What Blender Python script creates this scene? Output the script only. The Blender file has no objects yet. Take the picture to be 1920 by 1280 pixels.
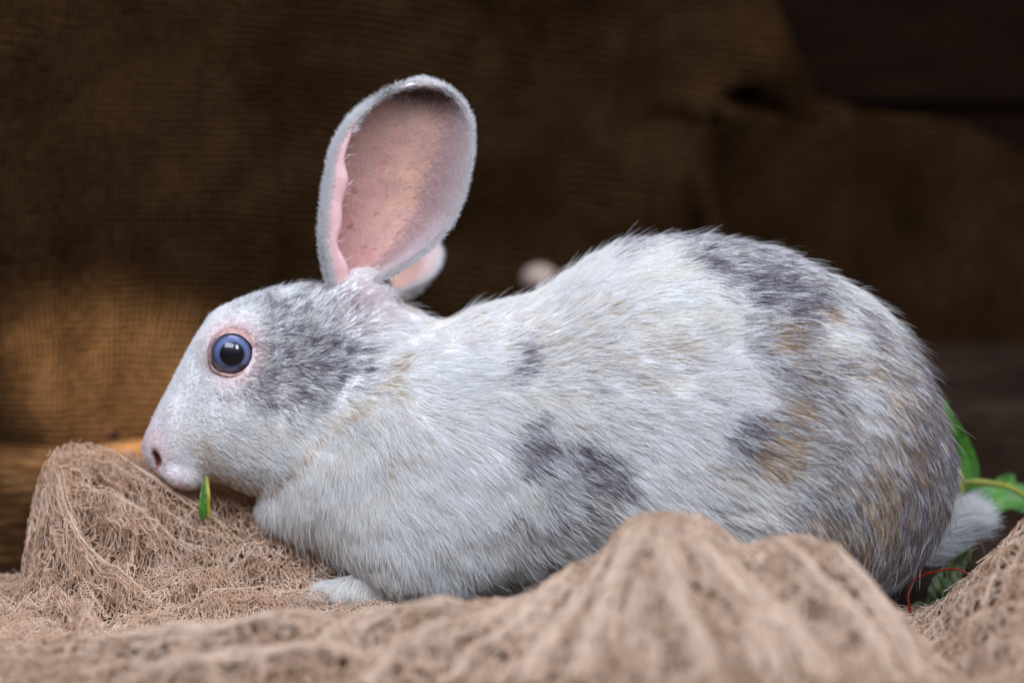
import bpy, math, time
import numpy as np
from mathutils import Vector, kdtree
from mathutils.bvhtree import BVHTree
rng = np.random.default_rng(7)
scene = bpy.context.scene
COL = scene.collection
S = 0.00025                     # metres per photo pixel in the rabbit's mid plane
D0 = 1.1333                     # camera distance to that plane
PITCH = math.radians(4.0)
ZC = (1125 - 640) * S

# ------------------------------------------------------------ camera
cam = bpy.data.cameras.new('camera'); camo = bpy.data.objects.new('camera', cam); COL.objects.link(camo)
CAM = np.array([0.0, -D0 * math.cos(PITCH), ZC + D0 * math.sin(PITCH)])
camo.location = CAM; camo.rotation_euler = (math.pi / 2 - PITCH, 0, 0)
cam.lens = 85; cam.sensor_width = 36; cam.clip_start = 0.05; cam.clip_end = 50
cam.dof.use_dof = True; cam.dof.focus_distance = D0 - 0.045; cam.dof.aperture_fstop = 3.4
scene.camera = camo

# ------------------------------------------------------------ light
world = bpy.data.worlds.new('World'); scene.world = world; world.use_nodes = True
world.node_tree.nodes['Background'].inputs[0].default_value = (0.55, 0.60, 0.85, 1)
world.node_tree.nodes['Background'].inputs[1].default_value = 0.07
def area(name, target, az, el, dist, sx, sy, power, col, spread=180):
    l = bpy.data.lights.new(name, 'AREA'); l.shape = 'RECTANGLE'; l.size = sx; l.size_y = sy
    l.energy = power; l.color = col; l.spread = math.radians(spread)
    o = bpy.data.objects.new(name, l); COL.objects.link(o)
    a, e = math.radians(az), math.radians(el)
    d = Vector((math.sin(a) * math.cos(e), -math.cos(a) * math.cos(e), math.sin(e)))
    o.location = Vector(target) + d * dist
    o.rotation_euler = d.to_track_quat('Z', 'Y').to_euler()
    return o
area('window_light', (-0.03, -0.05, 0.15), -18, 44, 1.4, 1.15, 0.62, 15.8, (0.74, 0.82, 1.0), 120)
area('window_light', (-0.03, -0.05, 0.16), 34, 34, 1.4, 0.36, 0.55, 5.2, (0.76, 0.84, 1.0), 100)
area('added_top_fill', (0.0, 0.02, 0.12), 170, 76, 1.1, 0.9, 0.6, 2.0, (0.92, 0.93, 1.0), 90)  # overhead fill lamp, added to brighten the ear rims and the back
sp = bpy.data.lights.new('sun_patch', 'SPOT'); sp.energy = 540; sp.spot_size = math.radians(8.6); sp.spot_blend = 0.75
sp.shadow_soft_size = 0.02; sp.color = (1.0, 0.97, 0.94)
spo = bpy.data.objects.new('sun_patch', sp); COL.objects.link(spo)
scene.view_settings.view_transform = 'Standard'; scene.view_settings.look = 'None'
scene.view_settings.exposure = 0.0; scene.view_settings.gamma = 1.0
scene.cycles.use_denoising = True
try: scene.cycles.denoiser = 'OPENIMAGEDENOISE'
except Exception: pass
scene.cycles.max_bounces = 8
scene.cycles.diffuse_bounces = 4
scene.cycles.transparent_max_bounces = 8
scene.cycles_curves.shape = 'RIBBONS'

# ------------------------------------------------------------ helpers
cp, spn = math.cos(PITCH), math.sin(PITCH)
FPX = 1920 * 85 / 36
def unproj(px, py, Y):
    """photo pixel -> world x, z at depth plane Y"""
    px = np.asarray(px, float); py = np.asarray(py, float)
    dx = (px - 960) / FPX; dv = (640 - py) / FPX
    dy = cp + dv * spn; dz = -spn + dv * cp
    k = (Y - CAM[1]) / dy
    return CAM[0] + dx * k, CAM[2] + dz * k
def at(px, py, Y):
    x, z = unproj(px, py, Y); return Vector((float(x), float(Y), float(z)))
def hash3(ix, iy, iz, seed):
    h = (ix.astype(np.int64) * 374761393 + iy.astype(np.int64) * 668265263 + iz.astype(np.int64) * 2147483647 + seed * 1274126177) & 0xFFFFFFFF
    h = ((h ^ (h >> 13)) * 1274126177) & 0xFFFFFFFF
    h = ((h ^ (h >> 16)) * 2246822519) & 0xFFFFFFFF
    return ((h ^ (h >> 15)) & 0xFFFFFF) / float(0xFFFFFF)
def vnoise(p, seed=0):
    """value noise in [-1, 1] for (N, 3) points"""
    p = np.asarray(p, float)
    f = np.floor(p); i = f.astype(np.int64); t = p - f; t = t * t * (3 - 2 * t)
    r = 0
    for dx in (0, 1):
        for dy in (0, 1):
            for dz in (0, 1):
                w = (t[:, 0] if dx else 1 - t[:, 0]) * (t[:, 1] if dy else 1 - t[:, 1]) * (t[:, 2] if dz else 1 - t[:, 2])
                r = r + w * hash3(i[:, 0] + dx, i[:, 1] + dy, i[:, 2] + dz, seed)
    return r * 2 - 1
def fbm(p, seed=0, octv=3):
    a, s, r = 1.0, 1.0, 0
    for o in range(octv):
        r = r + a * vnoise(p * s, seed + o * 17); a *= 0.5; s *= 2.03
    return r / 1.75
def n2(x, y, seed=0, octv=2):
    sh = np.shape(x)
    return fbm(np.stack([np.ravel(x), np.ravel(y), np.zeros(np.size(x)) + 0.37], 1), seed, octv).reshape(sh)
def sstep(a, b, x):
    t = np.clip((x - a) / (b - a), 0, 1); return t * t * (3 - 2 * t)
def tag(o, label=None, cat=None, group=None, kind=None):
    for k, v in (('label', label), ('category', cat), ('group', group), ('kind', kind)):
        if v: o[k] = v
    return o
def mesh_obj(name, v, f, mat, parent=None, smooth=True):
    m = bpy.data.meshes.new(name); m.from_pydata([tuple(map(float, p)) for p in v], [], [tuple(map(int, q)) for q in f]); m.update()
    if smooth: m.polygons.foreach_set('use_smooth', [True] * len(m.polygons))
    o = bpy.data.objects.new(name, m); COL.objects.link(o)
    if mat: m.materials.append(mat)
    if parent: o.parent = parent
    return o
def hair_obj(name, pts, rad, colr, mat, parent=None):
    """pts (N, K, 3), rad (N, K), colr (N, 3): strands as one hair curves object"""
    N, K = pts.shape[:2]
    hc = bpy.data.hair_curves.new(name); hc.add_curves([K] * N)
    hc.attributes['position'].data.foreach_set('vector', np.ascontiguousarray(pts, np.float32).ravel())
    a = hc.attributes.get('radius') or hc.attributes.new('radius', 'FLOAT', 'POINT')
    a.data.foreach_set('value', np.ascontiguousarray(rad, np.float32).ravel())
    c = hc.attributes.new('tint', 'FLOAT_VECTOR', 'CURVE')
    c.data.foreach_set('vector', np.ascontiguousarray(colr, np.float32).ravel())
    hc.materials.append(mat)
    o = bpy.data.objects.new(name, hc); COL.objects.link(o)
    if parent: o.parent = parent
    return o
class NT:
    def __init__(s, name):
        s.m = bpy.data.materials.new(name); s.m.use_nodes = True
        s.t = s.m.node_tree; s.b = s.t.nodes['Principled BSDF']
    def n(s, typ, **kw):
        nd = s.t.nodes.new(typ)
        for k, v in kw.items():
            if k.startswith('i_'): nd.inputs[k[2:].replace('_', ' ')].default_value = v
            else: setattr(nd, k, v)
        return nd
    def l(s, a, b): s.t.links.new(a, b)
    def ramp(s, fac, stops):
        r = s.n('ShaderNodeValToRGB'); e = r.color_ramp.elements
        while len(e) < len(stops): e.new(0.5)
        for q, (p, c) in zip(e, stops): q.position = p; q.color = (*c, 1) if len(c) == 3 else c
        s.l(fac, r.inputs[0]); return r.outputs[0]
    def noise(s, scale, detail=4, rough=0.6, vec=None, dist=0):
        nz = s.n('ShaderNodeTexNoise'); nz.inputs['Scale'].default_value = scale; nz.inputs['Detail'].default_value = detail
        nz.inputs['Roughness'].default_value = rough; nz.inputs['Distortion'].default_value = dist
        s.l(vec if vec else s.n('ShaderNodeTexCoord').outputs['Object'], nz.inputs['Vector']); return nz.outputs['Fac']
    def bump(s, h, strength, dist):
        b = s.n('ShaderNodeBump'); b.inputs['Strength'].default_value = strength; b.inputs['Distance'].default_value = dist
        s.l(h, b.inputs['Height']); s.l(b.outputs[0], s.b.inputs['Normal']); return b
    def mapping(s, scale=(1, 1, 1), rot=(0, 0, 0)):
        mp = s.n('ShaderNodeMapping'); mp.inputs['Scale'].default_value = scale; mp.inputs['Rotation'].default_value = rot
        s.l(s.n('ShaderNodeTexCoord').outputs['Object'], mp.inputs['Vector']); return mp.outputs[0]
def fibre_mat(name, trans=0.25, rough=0.6, spec=0.25):
    """diffuse + a little light passing through the fibres; colour per strand"""
    k = NT(name); at_ = k.n('ShaderNodeAttribute', attribute_name='tint')
    k.l(at_.outputs['Vector'], k.b.inputs['Base Color'])
    k.b.inputs['Roughness'].default_value = rough; k.b.inputs['Specular IOR Level'].default_value = spec
    tr = k.n('ShaderNodeBsdfTranslucent'); k.l(at_.outputs['Vector'], tr.inputs['Color'])
    mx = k.n('ShaderNodeMixShader'); mx.inputs[0].default_value = trans
    k.l(k.b.outputs[0], mx.inputs[1]); k.l(tr.outputs[0], mx.inputs[2])
    k.l(mx.outputs[0], k.t.nodes['Material Output'].inputs['Surface'])
    return k.m
M_fur = fibre_mat('fur', 0.5, 0.6, 0.08)
M_thread = fibre_mat('thread', 0.2, 0.8, 0.1)

# ------------------------------------------------------------ surroundings
k = NT('soil'); nz = k.noise(60, 8, 0.7)
k.l(k.ramp(nz, [(0.3, (0.012, 0.007, 0.004)), (0.55, (0.04, 0.024, 0.014)), (0.75, (0.09, 0.055, 0.034))]), k.b.inputs['Base Color'])
k.b.inputs['Roughness'].default_value = 0.95; k.b.inputs['Specular IOR Level'].default_value = 0.1; k.bump(nz, 0.8, 0.01); M_soil = k.m
def wood(name, c0, c1, c2, grain=(6, 60, 60), bump=0.004):
    k = NT(name); v = k.mapping(grain)
    a = k.noise(2.2, 8, 0.65, v, 0.6); b = k.noise(9, 5, 0.6, v)
    mx = k.n('ShaderNodeMath', operation='MULTIPLY_ADD'); mx.inputs[1].default_value = 0.6; k.l(a, mx.inputs[0])
    m2 = k.n('ShaderNodeMath', operation='MULTIPLY'); m2.inputs[1].default_value = 0.4; k.l(b, m2.inputs[0]); k.l(m2.outputs[0], mx.inputs[2])
    k.l(k.ramp(mx.outputs[0], [(0.33, c0), (0.5, c1), (0.68, c2)]), k.b.inputs['Base Color'])
    k.b.inputs['Roughness'].default_value = 0.9; k.b.inputs['Specular IOR Level'].default_value = 0.06; k.bump(mx.outputs[0], 1.0, bump); return k.m
M_beam = wood('timber', (0.012, 0.005, 0.002), (0.065, 0.028, 0.009), (0.24, 0.12, 0.042), (9, 40, 40), 0.008)
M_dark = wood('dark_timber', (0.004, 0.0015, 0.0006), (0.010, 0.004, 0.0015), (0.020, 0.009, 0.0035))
M_mid = wood('weathered_timber', (0.010, 0.005, 0.003), (0.026, 0.0145, 0.009), (0.062, 0.038, 0.026))

def ground():
    n = 90; xs = np.linspace(-1.6, 1.6, n); ys = np.linspace(-1.6, 1.6, n)
    X, Y = np.meshgrid(xs, ys); Z = 0.006 * n2(X * 9, Y * 9, 3, 3) - 0.006
    f = [(j * n + i, j * n + i + 1, (j + 1) * n + i + 1, (j + 1) * n + i) for j in range(n - 1) for i in range(n - 1)]
    tag(mesh_obj('ground', np.stack([X.ravel(), Y.ravel(), Z.ravel()], 1), f, M_soil), 'dark earth strewn with litter below the netting', 'ground', kind='structure')
ground()

def rough_box(name, x0, x1, y0, y1, z0, z1, mat, parent=None, nx=60, r=0.006, amp=0.002, seed=0):
    """a sawn length of timber with worn, uneven edges"""
    prof = []
    for cx, cy, a0 in ((y1 - r, z1 - r, 0), (y0 + r, z1 - r, 90), (y0 + r, z0 + r, 180), (y1 - r, z0 + r, 270)):
        for q in range(4):
            a = math.radians(a0 + 30 * q); prof.append((cx + r * math.cos(a), cy + r * math.sin(a)))
    P = []
    for q in range(16):
        a, b = np.array(prof[q]), np.array(prof[(q + 1) % 16]); L = np.linalg.norm(b - a); m = max(1, int(L / 0.006))
        for j in range(m): P.append(a + (b - a) * j / m)
    P = np.array(P); m = len(P); xs = np.linspace(x0, x1, nx)
    V = np.array([[x, p[0], p[1]] for x in xs for p in P])
    d = fbm(V * [25, 70, 70], seed, 3); c = np.array([0, (y0 + y1) / 2, (z0 + z1) / 2]); o = V - c; o[:, 0] = 0
    V = V + o / np.linalg.norm(o, axis=1)[:, None] * (d * amp)[:, None]
    f = [(i * m + j, i * m + (j + 1) % m, (i + 1) * m + (j + 1) % m, (i + 1) * m + j) for i in range(nx - 1) for j in range(m)]
    f += [tuple(range(m)), tuple(reversed(range((nx - 1) * m, nx * m)))]
    return mesh_obj(name, V, f, mat, parent)
tag(rough_box('timber_beam', -0.75, -0.055, 0.105, 0.30, -0.012, 0.051, M_beam, nx=150, r=0.018, amp=0.007, seed=5),
    'rough orange brown timber beam lying along the foot of the hanging sacking', 'beam')
b1 = tag(rough_box('timber_board', 0.10, 0.85, 0.345, 0.37, -0.01, 0.094, M_mid, nx=60, r=0.003, amp=0.0015, seed=9),
    'low dark weathered board standing on edge behind the green leaves', 'board')
b2 = tag(rough_box('timber_board', 0.12, 0.85, 0.27, 0.335, -0.01, 0.066, M_mid, nx=60, r=0.004, amp=0.002, seed=12),
    'grey weathered board lying flat in front of the upright board', 'board')
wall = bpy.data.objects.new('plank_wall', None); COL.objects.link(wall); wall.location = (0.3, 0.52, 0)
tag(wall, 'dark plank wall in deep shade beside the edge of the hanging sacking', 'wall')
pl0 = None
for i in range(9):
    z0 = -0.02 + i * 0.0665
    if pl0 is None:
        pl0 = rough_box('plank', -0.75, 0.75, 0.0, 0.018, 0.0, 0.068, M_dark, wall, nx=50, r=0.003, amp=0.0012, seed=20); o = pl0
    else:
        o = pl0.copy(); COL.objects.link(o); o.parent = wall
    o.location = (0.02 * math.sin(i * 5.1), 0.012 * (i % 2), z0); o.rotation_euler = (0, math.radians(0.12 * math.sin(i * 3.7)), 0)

# hanging sacking
k = NT('sacking'); uv = k.n('ShaderNodeAttribute', attribute_name='weave')
sep = k.n('ShaderNodeSeparateXYZ'); k.l(uv.outputs['Vector'], sep.inputs[0])
def sinm(out, mul, add_out=None):
    a = k.n('ShaderNodeMath', operation='MULTIPLY'); a.inputs[1].default_value = mul; k.l(out, a.inputs[0]); src = a.outputs[0]
    if add_out:
        b = k.n('ShaderNodeMath', operation='ADD'); k.l(src, b.inputs[0]); k.l(add_out, b.inputs[1]); src = b.outputs[0]
    c = k.n('ShaderNodeMath', operation='SINE'); k.l(src, c.inputs[0]); return c.outputs[0]
wob = k.n('ShaderNodeMath', operation='MULTIPLY'); wob.inputs[1].default_value = 16.0; k.l(k.noise(22, 4, 0.6), wob.inputs[0])
sx = sinm(sep.outputs['X'], 2 * math.pi / 0.0034, wob.outputs[0]); sy = sinm(sep.outputs['Y'], 2 * math.pi / 0.0045, wob.outputs[0])
pm = k.n('ShaderNodeMath', operation='MULTIPLY_ADD'); pm.inputs[1].default_value = 0.35; pm.inputs[2].default_value = 0.65; k.l(sx, pm.inputs[0])
ab = k.n('ShaderNodeMath', operation='ADD'); ab.inputs[1].default_value = 1.0; k.l(sy, ab.inputs[0])
pq = k.n('ShaderNodeMath', operation='MULTIPLY'); k.l(pm.outputs[0], pq.inputs[0]); k.l(ab.outputs[0], pq.inputs[1])
pr = k.n('ShaderNodeMath', operation='SUBTRACT'); pr.inputs[1].default_value = 1.0; k.l(pq.outputs[0], pr.inputs[0])
brk = k.n('ShaderNodeMath', operation='MULTIPLY_ADD'); brk.inputs[1].default_value = 2.2; brk.inputs[2].default_value = -1.1; k.l(k.noise(330, 3, 0.6), brk.inputs[0])
prb = k.n('ShaderNodeMath', operation='ADD'); k.l(pr.outputs[0], prb.inputs[0]); k.l(brk.outputs[0], prb.inputs[1])
mr = k.n('ShaderNodeMapRange'); mr.inputs[1].default_value = -1.3; mr.inputs[2].default_value = 1.3; k.l(prb.outputs[0], mr.inputs[0])
c1 = k.ramp(mr.outputs[0], [(0.10, (0.008, 0.0036, 0.0013)), (0.5, (0.041, 0.0205, 0.0082)), (0.95, (0.083, 0.046, 0.021))])
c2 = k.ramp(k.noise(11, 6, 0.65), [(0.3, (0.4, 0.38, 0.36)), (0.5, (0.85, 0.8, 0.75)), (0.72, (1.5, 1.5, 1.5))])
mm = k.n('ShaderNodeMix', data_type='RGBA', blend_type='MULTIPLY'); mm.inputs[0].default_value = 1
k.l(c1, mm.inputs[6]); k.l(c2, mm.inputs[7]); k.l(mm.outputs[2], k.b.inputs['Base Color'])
k.b.inputs['Roughness'].default_value = 0.95; k.b.inputs['Specular IOR Level'].default_value = 0.0
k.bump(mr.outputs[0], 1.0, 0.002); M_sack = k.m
def sacking():
    nx, ny = 190, 110
    u = np.linspace(0, 1, nx)[None, :].repeat(ny, 0); v = np.linspace(0, 1, ny)[:, None].repeat(nx, 1)
    py = 880 - v * 1130                                   # foot to above the frame
    edge = np.interp(py[:, 0], [-250, 0, 90, 150, 185, 205, 230, 420, 880], [1440, 1455, 1490, 1518, 1530, 1620, 1800, 2200, 2300])[:, None]
    px = -260 + u * (edge + 260)
    Yd = np.interp(px, [-260, 100, 500, 900, 1500, 2050], [0.165, 0.185, 0.25, 0.33, 0.39, 0.43])
    z0 = np.zeros_like(px)
    fold = 0.016 * n2(px / 330 + 0.0006 * py, py / 520 - px / 900, 31, 2) + 0.008 * n2(px / 120 + py / 300, py / 160 - px / 250, 33, 2)
    fold -= 0.022 * np.exp(-((px - 1345 - 25 * np.sin(py / 70)) / 28) ** 2) * sstep(120, 220, py)
    fold -= 0.03 * np.exp(-((px - 1440) / 70) ** 2 - ((py - 120) / 90) ** 2)
    fold += 0.03 * np.exp(-((px - 1385) / 35) ** 2 - ((py - 185) / 16) ** 2)
    Yd = Yd + fold
    X, Z = unproj(px, py, Yd)
    V = np.stack([X.ravel(), Yd.ravel(), Z.ravel()], 1)
    f = [(j * nx + i, j * nx + i + 1, (j + 1) * nx + i + 1, (j + 1) * nx + i) for j in range(ny - 1) for i in range(nx - 1)]
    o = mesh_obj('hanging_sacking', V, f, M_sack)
    a = o.data.attributes.new('weave', 'FLOAT_VECTOR', 'POINT')
    W = np.stack([(px * S * 1.3).ravel() + 0.02 * n2(px / 400, py / 400, 3).ravel(), ((1125 - py) * S * 1.3 + 0.00003 * px).ravel() + 0.02 * n2(px / 500, py / 300, 5).ravel(), 0 * px.ravel()], 1)
    a.data.foreach_set('vector', W.astype(np.float32).ravel())
    sol = o.modifiers.new('thickness', 'SOLIDIFY'); sol.thickness = 0.002; sol.offset = 1
    tag(o, 'dark brown woven sacking hanging behind the rabbit', 'sacking')
sacking()
p = at(350, 785, 0.215)
spo.location = p + Vector((-0.42, -0.68, 0.36)); spo.rotation_euler = (spo.location - p).to_track_quat('Z', 'Y').to_euler()

def blob(name, c, r, mat, seed=0, amp=0.1, n=24, parent=None, rot=0):
    V, F = [], []
    for j in range(n + 1):
        t = math.pi * j / n
        for i in range(n):
            a = 2 * math.pi * i / n; V.append((math.sin(t) * math.cos(a), math.sin(t) * math.sin(a), math.cos(t)))
    V = np.array(V); V = V * (1 + amp * fbm(V * 1.7 + seed, seed, 2))[:, None] * r
    cr, sr = math.cos(rot), math.sin(rot); V = np.stack([V[:, 0] * cr + V[:, 2] * sr, V[:, 1], V[:, 2] * cr - V[:, 0] * sr], 1)
    F = [(j * n + i, j * n + (i + 1) % n, (j + 1) * n + (i + 1) % n, (j + 1) * n + i) for j in range(n) for i in range(n)]
    o = mesh_obj(name, V, F, mat, parent); o.location = c; return o
def plain(name, col, rough=0.6, var=0.3, scale=60, sss=0):
    k = NT(name); c = np.array(col)
    k.l(k.ramp(k.noise(scale, 5), [(0.3, tuple(c * (1 - var))), (0.7, tuple(c * (1 + var)))]), k.b.inputs['Base Color'])
    k.b.inputs['Roughness'].default_value = rough; k.b.inputs['Specular IOR Level'].default_value = 0.08
    if sss:
        k.b.inputs['Subsurface Weight'].default_value = sss; k.b.inputs['Subsurface Radius'].default_value = (1, 0.4, 0.25); k.b.inputs['Subsurface Scale'].default_value = 0.004
    return k.m
tag(blob('round_knob', at(1012, 523, 0.325), (0.0118, 0.03, 0.0095), plain('pale_knob', (0.34, 0.25, 0.20), 0.9, 0.08), 3, 0.05),
    'small pale pinkish rounded knob on the sacking just above the rabbit back', 'knob')
tag(blob('dried_dropping', at(207, 812, 0.20), (0.0042, 0.0042, 0.0036), plain('dropping', (0.010, 0.0025, 0.0015), 1.0, 0.4, 300), 8, 0.25),
    'small dark red brown dropping lying on the timber beam', 'dropping')

# ------------------------------------------------------------ rabbit: implicit body -> one skin mesh
RES = 5.0
gx = np.arange(245, 1900, RES, dtype=np.float32); gv = np.arange(395, 1150, RES, dtype=np.float32); gy = np.arange(-360, 361, RES, dtype=np.float32)
GX, GY, GV = np.meshgrid(gx, gy, gv, indexing='ij', sparse=True)
def smooth_curve(xs, vals, q, kk=9):
    d = np.interp(q, xs, vals); pad = np.pad(d, kk, mode='edge'); ker = np.hanning(2 * kk + 3)[1:-1]; ker /= ker.sum()
    return np.convolve(pad, ker, mode='valid')
def loft(xs, top, bot, wid, off, wexp=2.2, kk=9):
    q = gx
    t = smooth_curve(xs, top, q, kk); b = smooth_curve(xs, bot, q, kk); w = smooth_curve(xs, wid, q, kk)
    c = ((t + b) / 2)[:, None, None]; h = np.maximum((b - t) / 2 - off, 5)[:, None, None]; w = np.maximum(w - off, 5)[:, None, None]
    r = (np.abs((GV - c) / h) ** wexp + np.abs(GY / w) ** wexp) ** (1 / wexp)
    out = np.maximum(xs[0] + off - q, 0) + np.maximum(q - xs[-1] + off, 0)
    return ((r - 1) * np.minimum(h, w) + out[:, None, None]).astype(np.float32)
def ell(c, r, ang=0):
    x = GX - c[0]; v = GV - c[2]; y = (GY - c[1]) / r[1]
    ca, sa = math.cos(math.radians(ang)), math.sin(math.radians(ang))
    a = (x * ca + v * sa) / r[0]; b = (-x * sa + v * ca) / r[2]
    return ((np.sqrt(a * a + b * b + y * y) - 1) * min(r)).astype(np.float32)
def cap(a, b, r0, r1):
    a = np.array(a, float); b = np.array(b, float); d = b - a; L = d @ d
    h = np.clip(((GX - a[0]) * d[0] + (GY - a[1]) * d[1] + (GV - a[2]) * d[2]) / L, 0, 1)
    return (np.sqrt((GX - a[0] - d[0] * h) ** 2 + (GY - a[1] - d[1] * h) ** 2 + (GV - a[2] - d[2] * h) ** 2) - (r0 + (r1 - r0) * h)).astype(np.float32)
def smin(a, b, k):
    h = np.maximum(k - np.abs(a - b), 0) / k; return np.minimum(a, b) - h * h * k * 0.25
def smax(a, b, k): return -smin(-a, -b, k)
torso = loft([478, 490, 520, 560, 600, 700, 800, 900, 1000, 1050, 1100, 1150, 1200, 1300, 1400, 1500, 1600, 1660, 1710, 1740, 1762, 1774],
             [945, 905, 850, 795, 745, 640, 592, 562, 538, 505, 470, 446, 434, 430, 440, 472, 528, 575, 632, 690, 765, 840],
             [962, 985, 1010, 1030, 1055, 1112, 1122, 1125, 1125, 1125, 1125, 1125, 1125, 1125, 1125, 1122, 1098, 1068, 1022, 978, 925, 880],
             [20, 62, 100, 124, 146, 186, 208, 225, 248, 258, 268, 274, 280, 292, 306, 306, 280, 245, 195, 150, 100, 50], 20)
head = loft([270, 276, 287, 310, 340, 368, 386, 402, 430, 460, 500, 560, 620, 700, 750, 800],
            [822, 800, 776, 733, 678, 626, 598, 580, 565, 554, 542, 528, 530, 562, 605, 655],
            [856, 874, 888, 904, 916, 918, 907, 906, 914, 928, 928, 902, 850, 780, 730, 690],
            [24, 38, 47, 56, 68, 80, 88, 95, 105, 114, 123, 130, 132, 118, 80, 30], 4.5, 2.3, 4)
F = smin(torso, head, 50)
F = smin(F, ell((520, -62, 790), (120, 62, 100), 20), 30)             # cheek
F = smin(F, ell((520, 62, 790), (120, 62, 100), 20), 30)
F = smin(F, ell((345, -34, 890), (30, 28, 20), 12), 16); F = smin(F, ell((345, 34, 890), (30, 28, 20), 12), 16)   # whisker pads
F = smin(F, ell((725, 0, 625), (85, 85, 60), 10), 40)                 # nape
F = smin(F, ell((678, -50, 570), (66, 48, 66), -30), 26)                  # ear roots
F = smin(F, ell((690, 55, 585), (50, 42, 50)), 24)
for s in (-1, 1):
    F = smin(F, ell((1500, s * 215, 850), (250, 118, 230), 25), 50)   # haunch
    F = smin(F, ell((800, s * 140, 900), (150, 75, 190)), 60)         # shoulder
    F = smin(F, cap((1300, s * 235, 1100), (1540, s * 215, 1092), 30, 34), 30)   # hind foot
    for q in (-20, 0, 20): F = smin(F, cap((605, s * 114 + q, 1108), (566, s * 116 + q * 1.15, 1116), 13, 10), 6)   # toes
    F = smin(F, cap((740, s * 105, 1080), (590, s * 115, 1112), 34, 22), 24)      # fore foot
F = smin(F, cap((1650, 40, 1072), (1805, 62, 996), 36, 24), 14)       # tail
EXP, EVP = 445.0, 655.0
EY = {}
for s in (-1, 1):
    EY[s] = s * 84
    F = smax(F, -ell((EXP, s * 84, EVP), (42, 42, 42)), 6)
    F = smax(F, -ell((297, s * 42, 858), (8, 26, 23), -24), 3)       # nostril
    F = smax(F, -ell((352, s * 60, 922), (26, 30, 7), 8), 5)         # mouth
def surface_nets(F):
    neg = F < 0; nxs, nys, nzs = F.shape
    cs = np.zeros((nxs - 1, nys - 1, nzs - 1), np.int8)
    sl = lambda d: tuple(slice(q, q + n - 1) for q, n in zip(d, F.shape))
    corners = [(a, b, c) for a in (0, 1) for b in (0, 1) for c in (0, 1)]
    for d in corners: cs += neg[sl(d)]
    act = (cs > 0) & (cs < 8); idx = np.argwhere(act); ids = -np.ones(act.shape, np.int64); ids[act] = np.arange(len(idx))
    acc = np.zeros((len(idx), 3)); cnt = np.zeros(len(idx))
    val = {d: F[idx[:, 0] + d[0], idx[:, 1] + d[1], idx[:, 2] + d[2]] for d in corners}
    for d in corners:
        for ax in range(3):
            if d[ax] == 0:
                e = list(d); e[ax] = 1; e = tuple(e); a, b = val[d], val[e]; m = (a < 0) != (b < 0)
                t = np.where(m, a / np.where(m, a - b, 1), 0); p = np.tile(np.array(d, float), (len(idx), 1)); p[:, ax] = t
                acc[m] += p[m]; cnt[m] += 1
    V = idx + acc / cnt[:, None]; quads = []
    for ax in range(3):
        o = [q for q in range(3) if q != ax]
        s0 = [slice(None)] * 3; s1 = [slice(None)] * 3; s0[ax] = slice(0, -1); s1[ax] = slice(1, None)
        ch = neg[tuple(s0)] != neg[tuple(s1)]; e = np.argwhere(ch)
        e = e[(e[:, o[0]] > 0) & (e[:, o[1]] > 0) & (e[:, o[0]] < F.shape[o[0]] - 1) & (e[:, o[1]] < F.shape[o[1]] - 1)]
        def g(da, db):
            q = e.copy(); q[:, o[0]] -= da; q[:, o[1]] -= db; return ids[q[:, 0], q[:, 1], q[:, 2]]
        Q = np.stack([g(1, 1), g(0, 1), g(0, 0), g(1, 0)], 1)
        inside = neg[e[:, 0], e[:, 1], e[:, 2]]; flip = ~inside if ax != 1 else inside
        Q[flip] = Q[flip][:, ::-1]; quads.append(Q)
    return V, np.concatenate(quads)
V, Q = surface_nets(F)
PX = V[:, 0] * RES + gx[0]; PY = V[:, 1] * RES + gy[0]; PV = V[:, 2] * RES + gv[0]
del F, torso, head
bodyV = np.stack([(PX - 960) * S, PY * S, (1125 - PV) * S], 1); bodyQ = Q[:, ::-1]   # z is flipped from the image rows
def tri_of(q): return np.concatenate([q[:, [0, 1, 2]], q[:, [0, 2, 3]]])
def vnormals(v, t):
    fn = np.cross(v[t[:, 1]] - v[t[:, 0]], v[t[:, 2]] - v[t[:, 0]]); n = np.zeros_like(v)
    for c in range(3): np.add.at(n, t[:, c], fn)
    return n / np.maximum(np.linalg.norm(n, axis=1), 1e-12)[:, None], fn
bT = tri_of(bodyQ); bN, bF = vnormals(bodyV, bT)
cen = bodyV.mean(0)
if (bN * (bodyV - cen)).sum() < 0: bodyQ = bodyQ[:, ::-1]; bT = tri_of(bodyQ); bN, bF = vnormals(bodyV, bT)
# light smoothing of the grid facets
def relax(v, q, it):
    e = np.concatenate([q[:, [0, 1]], q[:, [1, 2]], q[:, [2, 3]], q[:, [3, 0]]])
    for w in [0.5, -0.52] * it:
        a = np.zeros_like(v); c = np.zeros(len(v))
        np.add.at(a, e[:, 0], v[e[:, 1]]); np.add.at(c, e[:, 0], 1)
        v = v + w * (a / np.maximum(c, 1)[:, None] - v)
    return v
bodyV = relax(bodyV, bodyQ, 3); bN, bF = vnormals(bodyV, bT)
bodyV = bodyV + bN * ((0.0016 * fbm(bodyV * 28, 141, 2) + 0.0007 * fbm(bodyV * 90, 142, 2)) * sstep(480, 700, bodyV[:, 0] / S + 960))[:, None]; bN, bF = vnormals(bodyV, bT)
bvh = BVHTree.FromPolygons([Vector(p) for p in bodyV], [tuple(q) for q in bodyQ.tolist()])

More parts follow.
